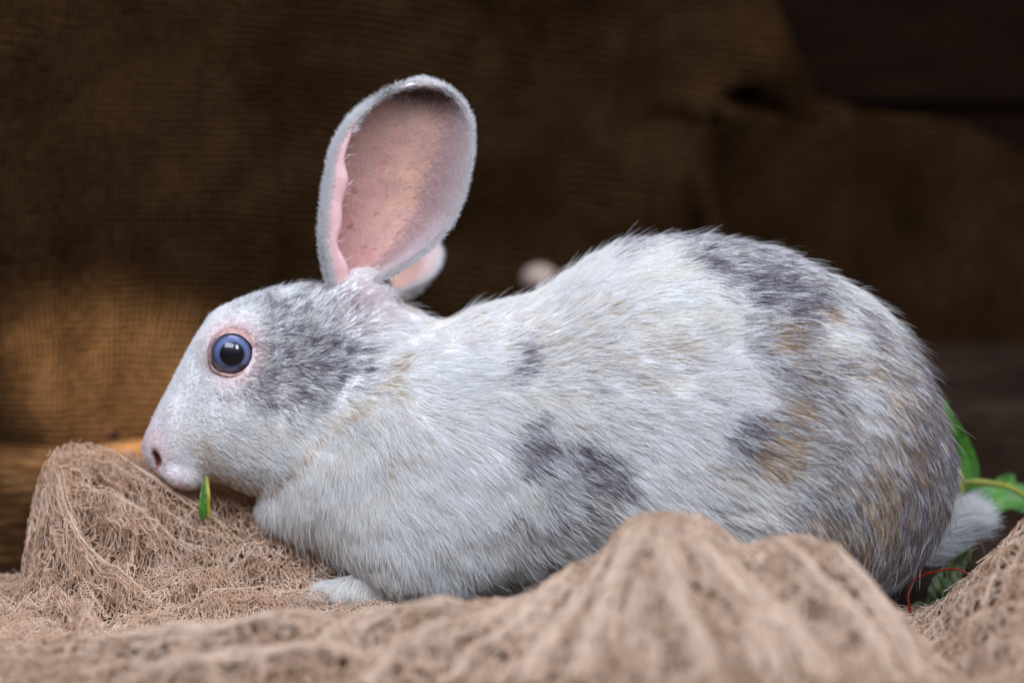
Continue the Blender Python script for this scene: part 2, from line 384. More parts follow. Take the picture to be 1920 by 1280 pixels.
# ---- ears: cupped shells with thickness
def ear(L, R, tip_n, ybase, ytip, depth, flap, side=-1, n=84, m=50, thick=6.5):
    def arc(P, n):
        P = np.array(P, float); d = np.r_[0, np.cumsum(np.linalg.norm(np.diff(P, axis=0), axis=1))]; d /= d[-1]; q = np.linspace(0, 1, n)
        o = np.stack([smooth1(np.interp(q, d, P[:, c])) for c in range(2)], 1); return o
    def smooth1(a):
        b = a.copy()
        for _ in range(10): b[1:-1] = 0.25 * b[:-2] + 0.5 * b[1:-1] + 0.25 * b[2:]
        return b
    l, r = arc(L, n), arc(R, n)
    l = np.stack([l[:, 0] + 5, 575 + (l[:, 1] - 575) * 0.95], 1); r = np.stack([r[:, 0] + 3, 575 + (r[:, 1] - 575) * 0.95], 1)
    s = np.linspace(0, 1, n); mf = 10
    yb = ybase + (ytip - ybase) * s
    dep = depth * np.interp(s, [0, 0.15, 0.45, 0.8, 0.95, 1], [0.8, 1.0, 1.0, 0.55, 0.25, 0.05])
    fl = flap * (1 + 0.16 * np.sin(s * 17) + 0.1 * np.sin(s * 41 + 1)) * np.interp(s, [0, 0.08, 0.3, 0.5, 0.65, 0.75, 1], [0.75, 0.9, 1, 0.85, 0.5, 0.05, 0.0])
    G = np.zeros((n, mf + m, 3)); T = np.zeros((n, mf + m))
    for j in range(mf):                                     # rolled front margin
        t = 1 - j / mf; G[:, j, 0] = l[:, 0] + fl * t; G[:, j, 1] = l[:, 1]
        G[:, j, 2] = yb + side * np.sin(np.pi * np.minimum(t, 1) * 0.62) * np.minimum(fl * 0.2, 8); T[:, j] = -1 - t
    for j in range(m):
        t = j / (m - 1) * 2 - 1; w = (t + 1) / 2
        w2 = w + 0.10 * np.sin(2 * np.pi * w) * -1
        P = l * (1 - w2) + r * w2; G[:, mf + j, :2] = P
        cup = (1 - abs(t) ** 2.2) ** 1.7 * (1 - 0.25 * t)
        G[:, mf + j, 2] = yb - side * dep * cup + side * 16 * max(t, 0) ** 2 * np.interp(s, [0, 0.3, 0.8, 1], [0.2, 1, 0.8, 0.3]); T[:, mf + j] = t
    W = np.stack([(G[..., 0] - 960) * S, G[..., 2] * S, (1125 - G[..., 1]) * S], -1)
    M = mf + m; v = W.reshape(-1, 3)
    q = np.array([(i * M + j, i * M + j + 1, (i + 1) * M + j + 1, (i + 1) * M + j) for i in range(n - 1) for j in range(M - 1)])
    t_ = tri_of(q); nn, _ = vnormals(v, t_)
    if nn[(n // 2) * M + mf + m // 2][1] * side < 0: q = q[:, ::-1]; nn = -nn      # inner face looks out of the cup
    ss = np.repeat(s, M); edge = np.minimum(1, np.minimum((T.ravel() + 2) / 0.2, (1 - T.ravel()) / 0.15)); edge = np.minimum(edge, (1 - ss) / 0.03)
    outer = v - nn * (thick * S * (0.35 + 0.65 * np.clip(edge, 0, 1)))[:, None]
    nv = len(v); q2 = q[:, ::-1] + nv
    border = [i * M for i in range(n)] + [(n - 1) * M + j for j in range(1, M)] + [i * M + M - 1 for i in range(n - 2, -1, -1)] + [j for j in range(M - 2, 0, -1)]
    bq = np.array([(border[i], border[(i + 1) % len(border)], border[(i + 1) % len(border)] + nv, border[i] + nv) for i in range(len(border))])
    allv = np.concatenate([v, outer]); allq = np.concatenate([q, q2, bq])
    info = dict(s=np.r_[ss, ss], t=np.r_[T.ravel(), T.ravel()], inner=np.r_[np.ones(nv), np.zeros(nv)], axis=np.r_[np.gradient(W, axis=0).reshape(-1, 3), np.gradient(W, axis=0).reshape(-1, 3)],
                across=np.r_[np.gradient(W, axis=1).reshape(-1, 3), np.gradient(W, axis=1).reshape(-1, 3)])
    return allv, allq, info, np.concatenate([nn, -nn])
E1 = ear([(640, 575), (620, 510), (608, 440), (613, 380), (620, 320), (633, 262), (662, 214), (702, 178), (740, 155), (770, 143), (792, 140)],
         [(655, 570), (692, 526), (748, 494), (802, 454), (838, 410), (858, 365), (870, 318), (877, 270), (879, 222), (866, 184), (840, 155), (812, 142), (794, 140)], 0, -62, -80, 62, 33)
E2 = None
def far_ear():
    # the far ear swings out and back, away from the viewer: same cup, turned
    v, q, inf, nn = ear([(640, 575), (625, 510), (612, 440), (614, 380), (620, 320), (633, 262), (662, 214), (702, 180), (745, 156), (788, 146)],
         [(690, 580), (725, 535), (780, 488), (828, 432), (853, 385), (867, 335), (875, 285), (877, 228), (858, 184), (795, 146)], 0, 0, 0, 62, 30, side=-1)
    b = np.array([(664 - 960) * S, 0, (1125 - 585) * S]); p = v - b
    ex = np.array([0.93, 0.0, -0.30]); ax = np.array([0.18, 0.94, 0.27]); ax /= np.linalg.norm(ax)
    ez = np.array([0.36, 0.0, 0.93])      # original ear axis
    oz = np.array([0.33, 0.0, 0.94]); ox = np.array([0.94, 0, -0.33]); oy = np.array([0, 1.0, 0])
    ex -= ax * (ex @ ax); ex /= np.linalg.norm(ex); ey = np.cross(ax, ex)
    co = np.stack([(p @ ox) * 0.72 + 0.006, p @ oy, p @ oz], 1)
    def rot(w): return np.stack([w @ ox, w @ oy, w @ oz], 1) @ np.stack([ex, ey, ax])
    base = np.array([(652 - 960) * S, 40 * S, (1125 - 566) * S])
    inf = dict(inf); inf['axis'] = rot(inf['axis']); inf['across'] = rot(inf['across'])
    return co @ np.stack([ex, ey, ax]) + base, q, inf, rot(nn)
E2 = far_ear()

# ------------------------------------------------------------ coat pattern (in the rabbit's own side view, px)
def blobm(x, y, L, hs=1.0):
    r = np.zeros(len(x))
    for (cx, cy, rx, ry, ang, st) in L:
        a = math.radians(ang); u = ((x - cx) * math.cos(a) + (y - cy) * math.sin(a)) / rx; w = (-(x - cx) * math.sin(a) + (y - cy) * math.cos(a)) / ry
        r = np.maximum(r, (st * hs if cx < 700 else st) * np.clip(1.45 - (u * u + w * w) * 0.95, 0, 1))
    return r
GREY = [(1610, 790, 190, 250, 0, .5), (545, 610, 45, 60, 20, .75), (600, 665, 105, 48, 8, .95), (540, 715, 75, 45, 0, .75), (440, 728, 60, 12, -10, .4), (512, 560, 26, 36, 0, .6), (640, 600, 55, 60, 0, .5),
        (590, 515, 32, 42, 30, .75), (606, 460, 22, 60, 10, .8), (470, 560, 60, 16, -15, .3),
        (972, 665, 22, 34, 10, .62), (955, 690, 30, 16, 0, .4), (988, 815, 36, 50, 10, .72), (1105, 840, 76, 36, 35, .74), (1060, 895, 70, 34, 30, .5), (965, 940, 34, 24, 20, .45), (1060, 1030, 80, 26, 20, .35), (1080, 970, 90, 26, 25, .3),
        (1300, 446, 150, 18, 4, .8), (1175, 455, 70, 16, -15, .7), (1340, 500, 90, 24, 14, .9), (1430, 535, 110, 46, 24, .95), (1480, 500, 90, 30, 20, .6), (1400, 610, 42, 60, 0, .5), (1445, 640, 46, 70, 0, .75), (1370, 785, 44, 52, 30, .8), (1430, 740, 44, 36, 0, .6),
        (1590, 605, 32, 44, 20, .95), (1500, 830, 90, 70, 20, .5), (1570, 910, 90, 70, 20, .65), (1690, 660, 60, 90, 30, .8), (1700, 850, 85, 170, 0, 1.1), (1640, 960, 110, 80, 0, 1.0), (1720, 720, 60, 120, -20, .9), (1600, 860, 100, 120, 0, .6), (1560, 1010, 90, 60, 0, .8), (1490, 700, 50, 70, 30, .6), (1600, 780, 60, 60, 0, .45), (1660, 760, 60, 60, 0, .6), (1480, 900, 60, 40, 0, .4)]
TAN = [(1600, 800, 150, 230, 0, .17), (1470, 690, 80, 110, 10, .20), (1430, 620, 36, 36, 0, .55), (1408, 808, 44, 38, 0, .7), (1440, 738, 34, 22, 0, .8), (1512, 577, 26, 13, 0, .9), (1243, 622, 20, 10, 20, .6), (1190, 690, 34, 14, 10, .4), (1215, 650, 60, 40, 0, .16), (1598, 880, 32, 80, -25, .7), (1530, 950, 80, 36, 20, .6),
       (1610, 700, 80, 36, 30, .45), (1590, 740, 30, 60, -30, .5), (1650, 800, 30, 60, -20, .4), (740, 690, 12, 40, 15, .6), (728, 842, 9, 24, 10, .5), (405, 893, 50, 18, 15, .4), (385, 850, 22, 34, -20, .35), (365, 820, 14, 20, 0, .25), (1420, 985, 46, 40, 0, .5), (780, 560, 40, 14, 0, .3), (1330, 850, 60, 20, 20, .3),
       (900, 610, 120, 40, 0, .13), (1080, 620, 120, 70, 0, .16), (760, 790, 60, 60, 0, .15), (1740, 880, 20, 50, 0, .3)]
WHITE = [(1535, 615, 52, 26, 20, .85), (1575, 725, 34, 46, -20, .8), (1590, 535, 100, 15, 36, .9), (1620, 590, 24, 24, 0, .5), (1400, 930, 70, 40, 25, .5), (1540, 700, 26, 30, 0, .5)]
CREASE = np.array([(500, 905), (560, 860), (610, 800), (660, 765), (710, 725), (748, 670)], float)
def seg_dist(x, y, P):
    d = np.full(len(x), 1e9)
    for a, b in zip(P[:-1], P[1:]):
        e = b - a; t = np.clip(((x - a[0]) * e[0] + (y - a[1]) * e[1]) / (e @ e), 0, 1); d = np.minimum(d, np.hypot(x - a[0] - t * e[0], y - a[1] - t * e[1]))
    return d
def coat(P):
    """probabilities of grey, tan hair at world points"""
    jit = rng.normal(0, 1, (len(P), 2)) * 7
    x = P[:, 0] / S + 960 + jit[:, 0]; y = 1125 - P[:, 2] / S + jit[:, 1]
    wx = x + 20 * fbm(P * 140, 41, 2) + 9 * vnoise(P * 500, 42); wy = y + 17 * fbm(P * 140, 43, 2) + 7 * vnoise(P * 500, 44)
    g = blobm(wx, wy, GREY, 0.8); t = blobm(wx, wy, TAN); w = blobm(wx, wy, WHITE)
    t = np.maximum(t, 0.6 * np.exp(-(seg_dist(x, y, CREASE) / 6) ** 2))
    ticks = 0.6 + 0.55 * vnoise(P * [260, 260, 420], 45)
    g = g * (1 - w) * np.clip(ticks + 0.25, 0.25, 1.1); t = t * (1 - w) * np.clip(ticks + 0.3, 0.3, 1.1)
    return g, t
def pick(P, n):
    g, t = coat(P); r = rng.random(n); v = rng.random(n)
    col = np.array([0.85, 0.84, 0.82]) * (0.91 + 0.10 * v)[:, None] - np.clip(0.10 + 0.55 * fbm(P * 26, 51, 2) + 0.3 * vnoise(P * 170, 52), 0, 1)[:, None] * np.array([0.03, 0.075, 0.17])
    isg = r < g * 1.05
    gv = v ** 1.6
    gc = np.stack([0.13 + 0.38 * gv, 0.115 + 0.35 * gv, 0.13 + 0.37 * gv], 1)
    col[isg] = gc[isg]
    ist = rng.random(n) < t * 0.85
    tc = np.stack([0.38 + 0.34 * v, 0.25 + 0.28 * v, 0.12 + 0.22 * v], 1); col[ist] = tc[ist]
    return col

# ------------------------------------------------------------ skin mesh with the ears in it
allV = np.concatenate([bodyV, E1[0], E2[0]]); allQ = np.concatenate([bodyQ, E1[1] + len(bodyV), E2[1] + len(bodyV) + len(E1[0])])
rabbit = bpy.data.objects.new('rabbit', None); COL.objects.link(rabbit); rabbit.location = ((1150 - 960) * S, 0, 0)
tag(rabbit, 'white rabbit with grey and tan patches and blue eye crouching on tan netting', 'rabbit')
ROFF = Vector(rabbit.location)
k = NT('skin'); at_ = k.n('ShaderNodeAttribute', attribute_name='skin'); k.l(at_.outputs['Color'], k.b.inputs['Base Color'])
k.b.inputs['Roughness'].default_value = 0.55; k.b.inputs['Specular IOR Level'].default_value = 0.3
k.b.inputs['Subsurface Weight'].default_value = 0.35; k.b.inputs['Subsurface Radius'].default_value = (1, 0.35, 0.25); k.b.inputs['Subsurface Scale'].default_value = 0.003
k.bump(k.noise(900, 3), 0.25, 0.0004); M_skin = k.m
g, t = coat(bodyV); W = np.array([0.74, 0.71, 0.69])
sk = W * (1 - g[:, None] * 0.7) + np.array([0.05, -0.03, -0.1]) * t[:, None]
bx = bodyV[:, 0] / S + 960; bv = 1125 - bodyV[:, 2] / S; by = bodyV[:, 1] / S
pink = np.array([0.62, 0.36, 0.34])
def blend(sk, c, w): return sk * (1 - w[:, None]) + np.array(c) * w[:, None]
sk = blend(sk, pink, 0.75 * np.exp(-(np.hypot(bx - EXP, bv - EVP) / 62) ** 4))
sk = blend(sk, (0.68, 0.47, 0.47), 0.8 * np.exp(-((bx - 285) / 40) ** 2 - ((bv - 835) / 55) ** 2))
sk = blend(sk, (0.62, 0.42, 0.44), 0.6 * np.exp(-((bx - 330) / 28) ** 2 - ((bv - 895) / 22) ** 2))
nos = np.exp(-(np.maximum(np.hypot((bx - 297) / 13, (bv - 858) / 27) - 0.35, 0) / 0.5) ** 2) * (np.abs(by) < 60)
sk = blend(sk, (0.22, 0.055, 0.04), np.clip(nos, 0, 1))
def ear_skin(inf, v):
    n = len(inf['s']); s, t = inf['s'], inf['t']
    c = np.tile(np.array([0.50, 0.265, 0.235]), (n, 1))
    nz = fbm(v * 200, 61, 3); nzl = fbm(v * [60, 60, 40], 62, 2)
    c = blend(c, (0.27, 0.165, 0.125), sstep(0.2, 0.8, s + 0.10 * nzl) * (np.abs(t) < 0.92) * 0.85)
    c = blend(c, (0.56, 0.33, 0.20), np.clip(0.5 * np.exp(-((t - 0.1) / 0.35) ** 2 - ((s - 0.45) / 0.25) ** 2) * (0.8 + nz), 0, 1))
    c = blend(c, (0.14, 0.10, 0.085), np.exp(-((s - 0.89) / 0.06) ** 2) * 0.8)
    c = blend(c, (0.60, 0.37, 0.35), (t < -1) * (s < 0.72) * np.clip(0.75 + 0.45 * nz, 0, 1))
    vein = np.exp(-(np.abs(fbm(np.stack([t * 2.2, s * 3.0, 0 * s], 1), 64, 2)) / 0.05) ** 2); c = blend(c, (0.50, 0.17, 0.16), inf['inner'] * 0.30 * vein * (np.abs(t) < 0.6) * (s < 0.75))
    c = c * (1 + 0.14 * nz)[:, None]
    c = blend(c, (0.76, 0.68, 0.67), (1 - inf['inner']) * np.where((t > -1.07) | (s > 0.72), 1, 0))
    c = blend(c, (0.66, 0.46, 0.44), inf['inner'] * sstep(0.35, 0.7, t) * 0.85)
    for cs, ct, r in ((0.46, -0.42, 0.010), (0.33, -0.36, 0.010), (0.40, -0.1, 0.006), (0.26, -0.05, 0.007)):
        c = blend(c, (0.30, 0.14, 0.07), inf['inner'] * (np.hypot((s - cs), (t - ct) * 0.3) < r * 1.1))
    return c
skin = np.concatenate([sk, ear_skin(E1[2], E1[0]), ear_skin(E2[2], E2[0])])
body = mesh_obj('body', allV - np.array(ROFF), allQ, M_skin, rabbit)
ca = body.data.attributes.new('skin', 'FLOAT_COLOR', 'POINT'); ca.data.foreach_set('color', np.concatenate([np.clip(skin, 0.01, 1), np.ones((len(skin), 1))], 1).astype(np.float32).ravel())

# ------------------------------------------------------------ eyes
k = NT('eyeball'); tc = k.n('ShaderNodeTexCoord'); sp3 = k.n('ShaderNodeSeparateXYZ'); k.l(tc.outputs['Object'], sp3.inputs[0])
cmb = k.n('ShaderNodeCombineXYZ'); k.l(sp3.outputs['X'], cmb.inputs[0]); k.l(sp3.outputs['Z'], cmb.inputs[1])
ln = k.n('ShaderNodeVectorMath', operation='LENGTH'); k.l(cmb.outputs[0], ln.inputs[0])
rr = k.n('ShaderNodeMath', operation='DIVIDE'); rr.inputs[1].default_value = 40 * S; k.l(ln.outputs['Value'], rr.inputs[0])
base = k.ramp(rr.outputs[0], [(0.0, (0.002, 0.001, 0.002)), (0.53, (0.003, 0.002, 0.003)), (0.575, (0.055, 0.072, 0.15)), (0.69, (0.10, 0.125, 0.24)), (0.80, (0.075, 0.092, 0.19)), (0.875, (0.03, 0.027, 0.045)), (0.90, (0.035, 0.03, 0.05)), (0.94, (0.45, 0.45, 0.5))])
# brown sector low in the iris
dt = k.n('ShaderNodeVectorMath', operation='DISTANCE'); dt.inputs[1].default_value = (18.5 * S, -28 * S, 0); k.l(cmb.outputs[0], dt.inputs[0])
nzz = k.noise(700, 3); ad = k.n('ShaderNodeMath', operation='MULTIPLY_ADD'); ad.inputs[1].default_value = 5 * S; k.l(nzz, ad.inputs[0]); k.l(dt.outputs['Value'], ad.inputs[2])
lt = k.n('ShaderNodeMapRange'); lt.inputs[1].default_value = 14 * S; lt.inputs[2].default_value = 11 * S; k.l(ad.outputs[0], lt.inputs[0])
gt = k.n('ShaderNodeMath', operation='LESS_THAN'); gt.inputs[1].default_value = 0.9; k.l(rr.outputs[0], gt.inputs[0])
ml = k.n('ShaderNodeMath', operation='MULTIPLY'); k.l(lt.outputs[0], ml.inputs[0]); k.l(gt.outputs[0], ml.inputs[1])
mx = k.n('ShaderNodeMix', data_type='RGBA'); k.l(ml.outputs[0], mx.inputs[0]); k.l(base, mx.inputs[6]); mx.inputs[7].default_value = (0.012, 0.008, 0.012, 1)
k.l(mx.outputs[2], k.b.inputs['Base Color']); k.b.inputs['Roughness'].default_value = 0.5
k.b.inputs['Specular IOR Level'].default_value = 0.2; k.b.inputs['Coat Weight'].default_value = 1.0; k.b.inputs['Coat Roughness'].default_value = 0.01; k.b.inputs['Coat IOR'].default_value = 1.45
M_eye = k.m
k = NT('eyelid'); nz = k.noise(420, 4); k.l(k.ramp(nz, [(0.3, (0.20, 0.09, 0.07)), (0.5, (0.40, 0.23, 0.20)), (0.75, (0.60, 0.42, 0.39))]), k.b.inputs['Base Color'])
k.b.inputs['Roughness'].default_value = 0.4; k.b.inputs['Subsurface Weight'].default_value = 0.3; k.b.inputs['Subsurface Scale'].default_value = 0.002; k.bump(nz, 0.4, 0.0005); M_lid = k.m
def make_eye(s):
    cy = s * 84 * S; c = Vector(((EXP - 960) * S, cy, (1125 - EVP) * S))
    o = blob('eye', c - ROFF, np.array([40 * S] * 3), M_eye, 0, 0.0, 48, rabbit)
    o.rotation_euler = (0, 0, math.radians(-6 * s))
    # lids: ring from the eyeball out onto the skin
    n, m = 72, 9; V = []
    for i in range(n):
        a = 2 * math.pi * i / n; ca_, sa_ = math.cos(a), math.sin(a)
        ri = 37.5 + 5.0 * math.exp(-((a - math.radians(222)) / 0.30) ** 2) + 2.5 * math.exp(-(((a + math.pi) % (2 * math.pi) - math.pi) / 0.5) ** 2); ro = 48 + 6 * math.exp(-((a - math.radians(222)) / 0.4) ** 2)
        yi = -math.sqrt(max(41.5 ** 2 - min(ri, 40) ** 2, 1)) - 2
        wx, wz = c.x + ca_ * ro * S, c.z + sa_ * ro * S
        hit = bvh.ray_cast(Vector((wx, s * 0.2, wz)), Vector((0, -s, 0)))
        yo = -(hit[0].y - cy) / S * -s if hit[0] else 20
        yo = -abs(yo) if (hit[0] and (hit[0].y - cy) * s > 0) else (abs(yo) if hit[0] else 25)
        for j in range(m):
            w = j / (m - 1); r = ri + (ro - ri) * w
            yy = yi * (1 - w) + (yo + 3) * w - 5.0 * math.sin(math.pi * min(1, w * 1.25 + 0.02)) - 1.2 * math.sin(w * 9)
            V.append((ca_ * r * S, -s * yy * S, sa_ * r * S))
    F = [(i * m + j, i * m + j + 1, ((i + 1) % n) * m + j + 1, ((i + 1) % n) * m + j) for i in range(n) for j in range(m - 1)]
    if s > 0: F = [f[::-1] for f in F]
    l = mesh_obj('eyelid', V, F, M_lid, o); l.rotation_euler = (0, 0, -o.rotation_euler.z)
    return o
for s in (-1, 1): make_eye(s)

# ------------------------------------------------------------ fur
FLOW = np.array([(300, 800, .35, -.6), (285, 860, .9, .1), (340, 700, .5, -.75), (380, 620, .6, -.7), (430, 565, .9, -.4), (500, 545, .95, -.3), (330, 880, .8, .6), (380, 830, .9, .4), (450, 790, 1, .25), (400, 740, 1, .1), (520, 640, .95, -.2), (560, 700, 1, .12),
    (490, 850, .7, .7), (440, 915, .5, .85), (600, 570, .6, -.75), (640, 560, .5, -.8), (640, 620, .7, -.5), (690, 570, .5, -.8), (700, 640, .95, -.1), (620, 740, .95, .35), (560, 800, .8, .6),
    (770, 620, 1, .1), (720, 760, .7, .7), (600, 860, .2, 1), (540, 920, -.15, 1), (500, 960, -.2, 1), (600, 1000, .05, 1), (660, 1080, .1, 1), (700, 900, .3, 1), (800, 850, .7, .7), (800, 1000, .3, 1), (900, 1000, .5, .85), (900, 880, .75, .6), (800, 1090, .3, 1),
    (850, 570, 1, -.1), (1000, 530, 1, -.35), (1100, 480, 1, -.35), (1250, 440, 1, .0), (1400, 450, 1, .22), (1550, 520, 1, .5), (1680, 620, .85, .8), (1750, 780, .5, 1), (1765, 880, .2, 1), (1720, 990, -.35, 1), (1640, 1050, -.4, 1),
    (900, 700, 1, .2), (1100, 680, 1, .12), (1000, 800, .9, .45), (1100, 880, .85, .55), (1000, 940, .7, .75), (1100, 1020, .7, .8), (1300, 700, 1, .18), (1300, 560, 1, .08), (1300, 850, .95, .35), (1350, 950, .85, .55), (1500, 650, 1, .3), (1450, 800, .9, .35), (1500, 900, .7, .75), (1600, 720, .8, .65),
    (1650, 800, .55, .9), (1650, 920, .15, 1), (1560, 1000, -.1, 1), (1250, 1000, .75, .7), (1400, 1050, .5, .8)], float)
def flow(P):
    x = P[:, 0] / S + 960; y = 1125 - P[:, 2] / S
    v = np.zeros((len(x), 2))
    for fx_, fy_, a, b in FLOW:
        w = 1 / ((x - fx_) ** 2 + (y - fy_) ** 2 + 900.0) ** 1.6; v[:, 0] += w * a; v[:, 1] += w * b
    f = np.stack([v[:, 0], np.zeros(len(v)), -v[:, 1]], 1); return f / np.linalg.norm(f, axis=1)[:, None]
LENS = np.array([(275, 830, 2.0), (300, 880, 2.4), (340, 895, 3.0), (310, 760, 2.8), (360, 680, 3.4), (350, 860, 3.8), (400, 900, 3.2), (433, 656, 2.2), (480, 660, 3.5), (390, 740, 3.2), (430, 570, 4), (500, 550, 5), (520, 700, 5.5), (470, 820, 5.5), (600, 660, 6.5), (620, 560, 5), (690, 580, 6), (640, 740, 8), (560, 850, 8),
    (760, 620, 11), (700, 800, 14), (560, 960, 17), (650, 1050, 18), (900, 600, 12), (900, 800, 15), (850, 1050, 17), (1100, 500, 13), (1100, 750, 15), (1100, 1000, 17), (1300, 450, 13), (1300, 700, 15), (1300, 950, 17), (1500, 500, 14), (1550, 700, 18), (1500, 950, 18), (1700, 650, 16), (1740, 850, 16), (1650, 1000, 17), (600, 1110, 4), (1760, 1000, 20)], float)
def hair_len(P):
    x = P[:, 0] / S + 960; y = 1125 - P[:, 2] / S
    a = np.zeros(len(x)); b = np.zeros(len(x))
    for lx, ly, l in LENS:
        w = 1 / ((x - lx) ** 2 + (y - ly) ** 2 + 324.0) ** 1.7; a += w * l; b += w
    l = a / b; return np.where(l > 8, 8 + (l - 8) * 0.5, l) * 0.001
def sample(v, t, n, wt=None):
    a = np.linalg.norm(np.cross(v[t[:, 1]] - v[t[:, 0]], v[t[:, 2]] - v[t[:, 0]]), axis=1)
    if wt is not None: a = a * wt
    i = rng.choice(len(t), n, p=a / a.sum()); r1 = np.sqrt(rng.random(n)); r2 = rng.random(n)
    return i, np.stack([1 - r1, r1 * (1 - r2), r1 * r2], 1)
def interp(arr, t, i, b): return (arr[t[i]] * (b[:, :, None] if arr.ndim == 2 else b)).sum(1)
def grow(P, N, T, length, lift0, lift1, K=6, wob=0.0, side=None):
    """bend strands from lift0 at the root to lift1 at the tip; angles per strand in radians"""
    T = T - N * (T * N).sum(1)[:, None]; T /= np.maximum(np.linalg.norm(T, axis=1), 1e-6)[:, None]; B = np.cross(N, T)
    out = np.zeros((len(P), K, 3)); p = P - N * 0.0004; out[:, 0] = p
    for j in range(1, K):
        w = (j - 0.5) / (K - 1); a = lift0 * (1 - w) + lift1 * w
        s = side * w if side is not None else 0 * a
        d = T * (np.cos(a) * np.cos(s))[:, None] + N * np.sin(a)[:, None] + B * (np.cos(a) * np.sin(s))[:, None]
        p = p + d * (length / (K - 1))[:, None]; out[:, j] = p
    return out
def clump(st, every, amount):
    n = len(st); ci = rng.choice(n, max(1, n // every), replace=False); kd = kdtree.KDTree(len(ci))
    for j, i in enumerate(ci): kd.insert(st[i, 0], j)
    kd.balance(); near = np.array([kd.find(p)[1] for p in st[:, 0]]); K = st.shape[1]
    c = st[ci[near]]; w = (np.linspace(0, 1, K) ** 1.4)[None, :, None]
    return st + (c - st) * w * amount[:, None, None]
strands, radii, cols = [], [], []
# body coat
fcent = bodyV[bT].mean(1); fx = fcent[:, 0] / S + 960; fv = 1125 - fcent[:, 2] / S; fy = fcent[:, 1] / S
fn = bF / np.linalg.norm(bF, axis=1)[:, None]
wt = np.where((fy > 70) & (fn[:, 2] < 0.5), 0.22, 1.0)
wt = wt * np.where(fv > 1105, 0.4, 1.0)
wt = wt * np.where(fx < 640, 2.6, 1.0) * np.where(fx < 400, 1.5, 1.0)
wt = wt * (np.hypot(fx - EXP, fv - EVP) > 41.5)
wt = wt * ~((np.hypot((fx - 297) / 10, (fv - 858) / 24) < 1.0) & (np.abs(fy) < 60))
NB = 400000
i, b = sample(bodyV, bT, NB, wt); P = interp(bodyV, bT, i, b); N = interp(bN, bT, i, b); N /= np.linalg.norm(N, axis=1)[:, None]
px = P[:, 0] / S + 960; pv = 1125 - P[:, 2] / S; py = P[:, 1] / S
T = flow(P); LEN = hair_len(P) * rng.uniform(0.65, 1.12, NB)
tailw = sstep(1640, 1700, px - 0.6 * (pv - 1000)) * (pv > 930) * (px > 1660) * (py > -30) * (px + 0.55 * (pv - 930) > 1745)
T = np.where(tailw[:, None] > 0.5, np.array([0.88, 0.08, 0.40]) + 0.12 * rng.normal(size=(NB, 3)), T)
# around the eye the hair parts and runs back past it
de = np.hypot(px - EXP, pv - EVP); we = np.exp(-(de / 62) ** 2) * (px < 560)
rad = np.stack([px - EXP, np.zeros(NB), -(pv - EVP)], 1) / np.maximum(de, 1)[:, None]; T = T + 1.3 * rad * we[:, None]
ang = 0.46 * fbm(P * 42, 71, 2) + 0.30 * vnoise(P * 200, 72) + rng.normal(0, 0.10, NB) + rng.normal(0, 0.3, NB) * (px < 520)
lift = np.radians(21) + np.radians(9) * fbm(P * 45, 73) + np.radians(7) * vnoise(P * 160, 76) + rng.normal(0, 0.07, NB) + np.abs(rng.normal(0, 0.22, NB)) * (px < 520)
lift = lift * np.interp(px, [300, 420, 560], [0.75, 0.7, 1.0])
tl = tailw > 0.5; LEN[tl] = rng.uniform(0.014, 0.024, tl.sum()); lift[tl] = rng.uniform(0.2, 0.65, tl.sum())
T = T + np.cross(N, T) * np.tan(np.clip(ang, -1, 1))[:, None]
st = grow(P, N, T, LEN, lift, lift - np.radians(22) - 0.1 * rng.random(NB), 6, side=rng.normal(0, 0.2, NB))
st = clump(st, 30, np.clip(0.24 + 0.5 * fbm(P * 70, 74), 0, 0.75) * sstep(400, 640, px))
col = pick(P, NB); col[tailw > 0.5] = np.array([0.80, 0.79, 0.78]) * rng.uniform(0.9, 1.0, (int((tailw > 0.5).sum()), 1))
pk = 0.24 * np.exp(-((px - 290) / 36) ** 2 - ((pv - 830) / 50) ** 2) + 0.35 * np.exp(-((px - 332) / 26) ** 2 - ((pv - 897) / 18) ** 2) + 0.4 * np.exp(-(de / 60) ** 6) + 0.4 * np.exp(-((px - 690) / 60) ** 2 - ((pv - 560) / 50) ** 2)
col = col * (1 - pk[:, None]) + np.array([0.70, 0.47, 0.46]) * pk[:, None]
r0 = np.interp(px, [300, 450, 700], [0.00010, 0.000095, 0.00009]) * rng.uniform(0.7, 1.3, NB)
strands.append(st); cols.append(col); radii.append(r0[:, None] * np.array([1, 1, 0.95, 0.85, 0.6, 0.15]))
# long guard hairs
NG = 5000
i, b = sample(bodyV, bT, NG, wt * (fx > 430)); P = interp(bodyV, bT, i, b); N = interp(bN, bT, i, b); N /= np.linalg.norm(N, axis=1)[:, None]
T = flow(P) + rng.normal(0, 0.18, (NG, 3)); LEN = hair_len(P) * rng.uniform(1.1, 1.75, NG)
st = grow(P, N, T, LEN, rng.uniform(0.35, 0.75, NG), rng.uniform(-0.1, 0.35, NG), 6, side=rng.normal(0, 0.25, NG))
col = pick(P, NG)
strands.append(st); cols.append(col); radii.append((np.full(NG, 0.00009) * rng.uniform(0.7, 1.2, NG))[:, None] * np.array([1, 1, 0.9, 0.75, 0.5, 0.12]))
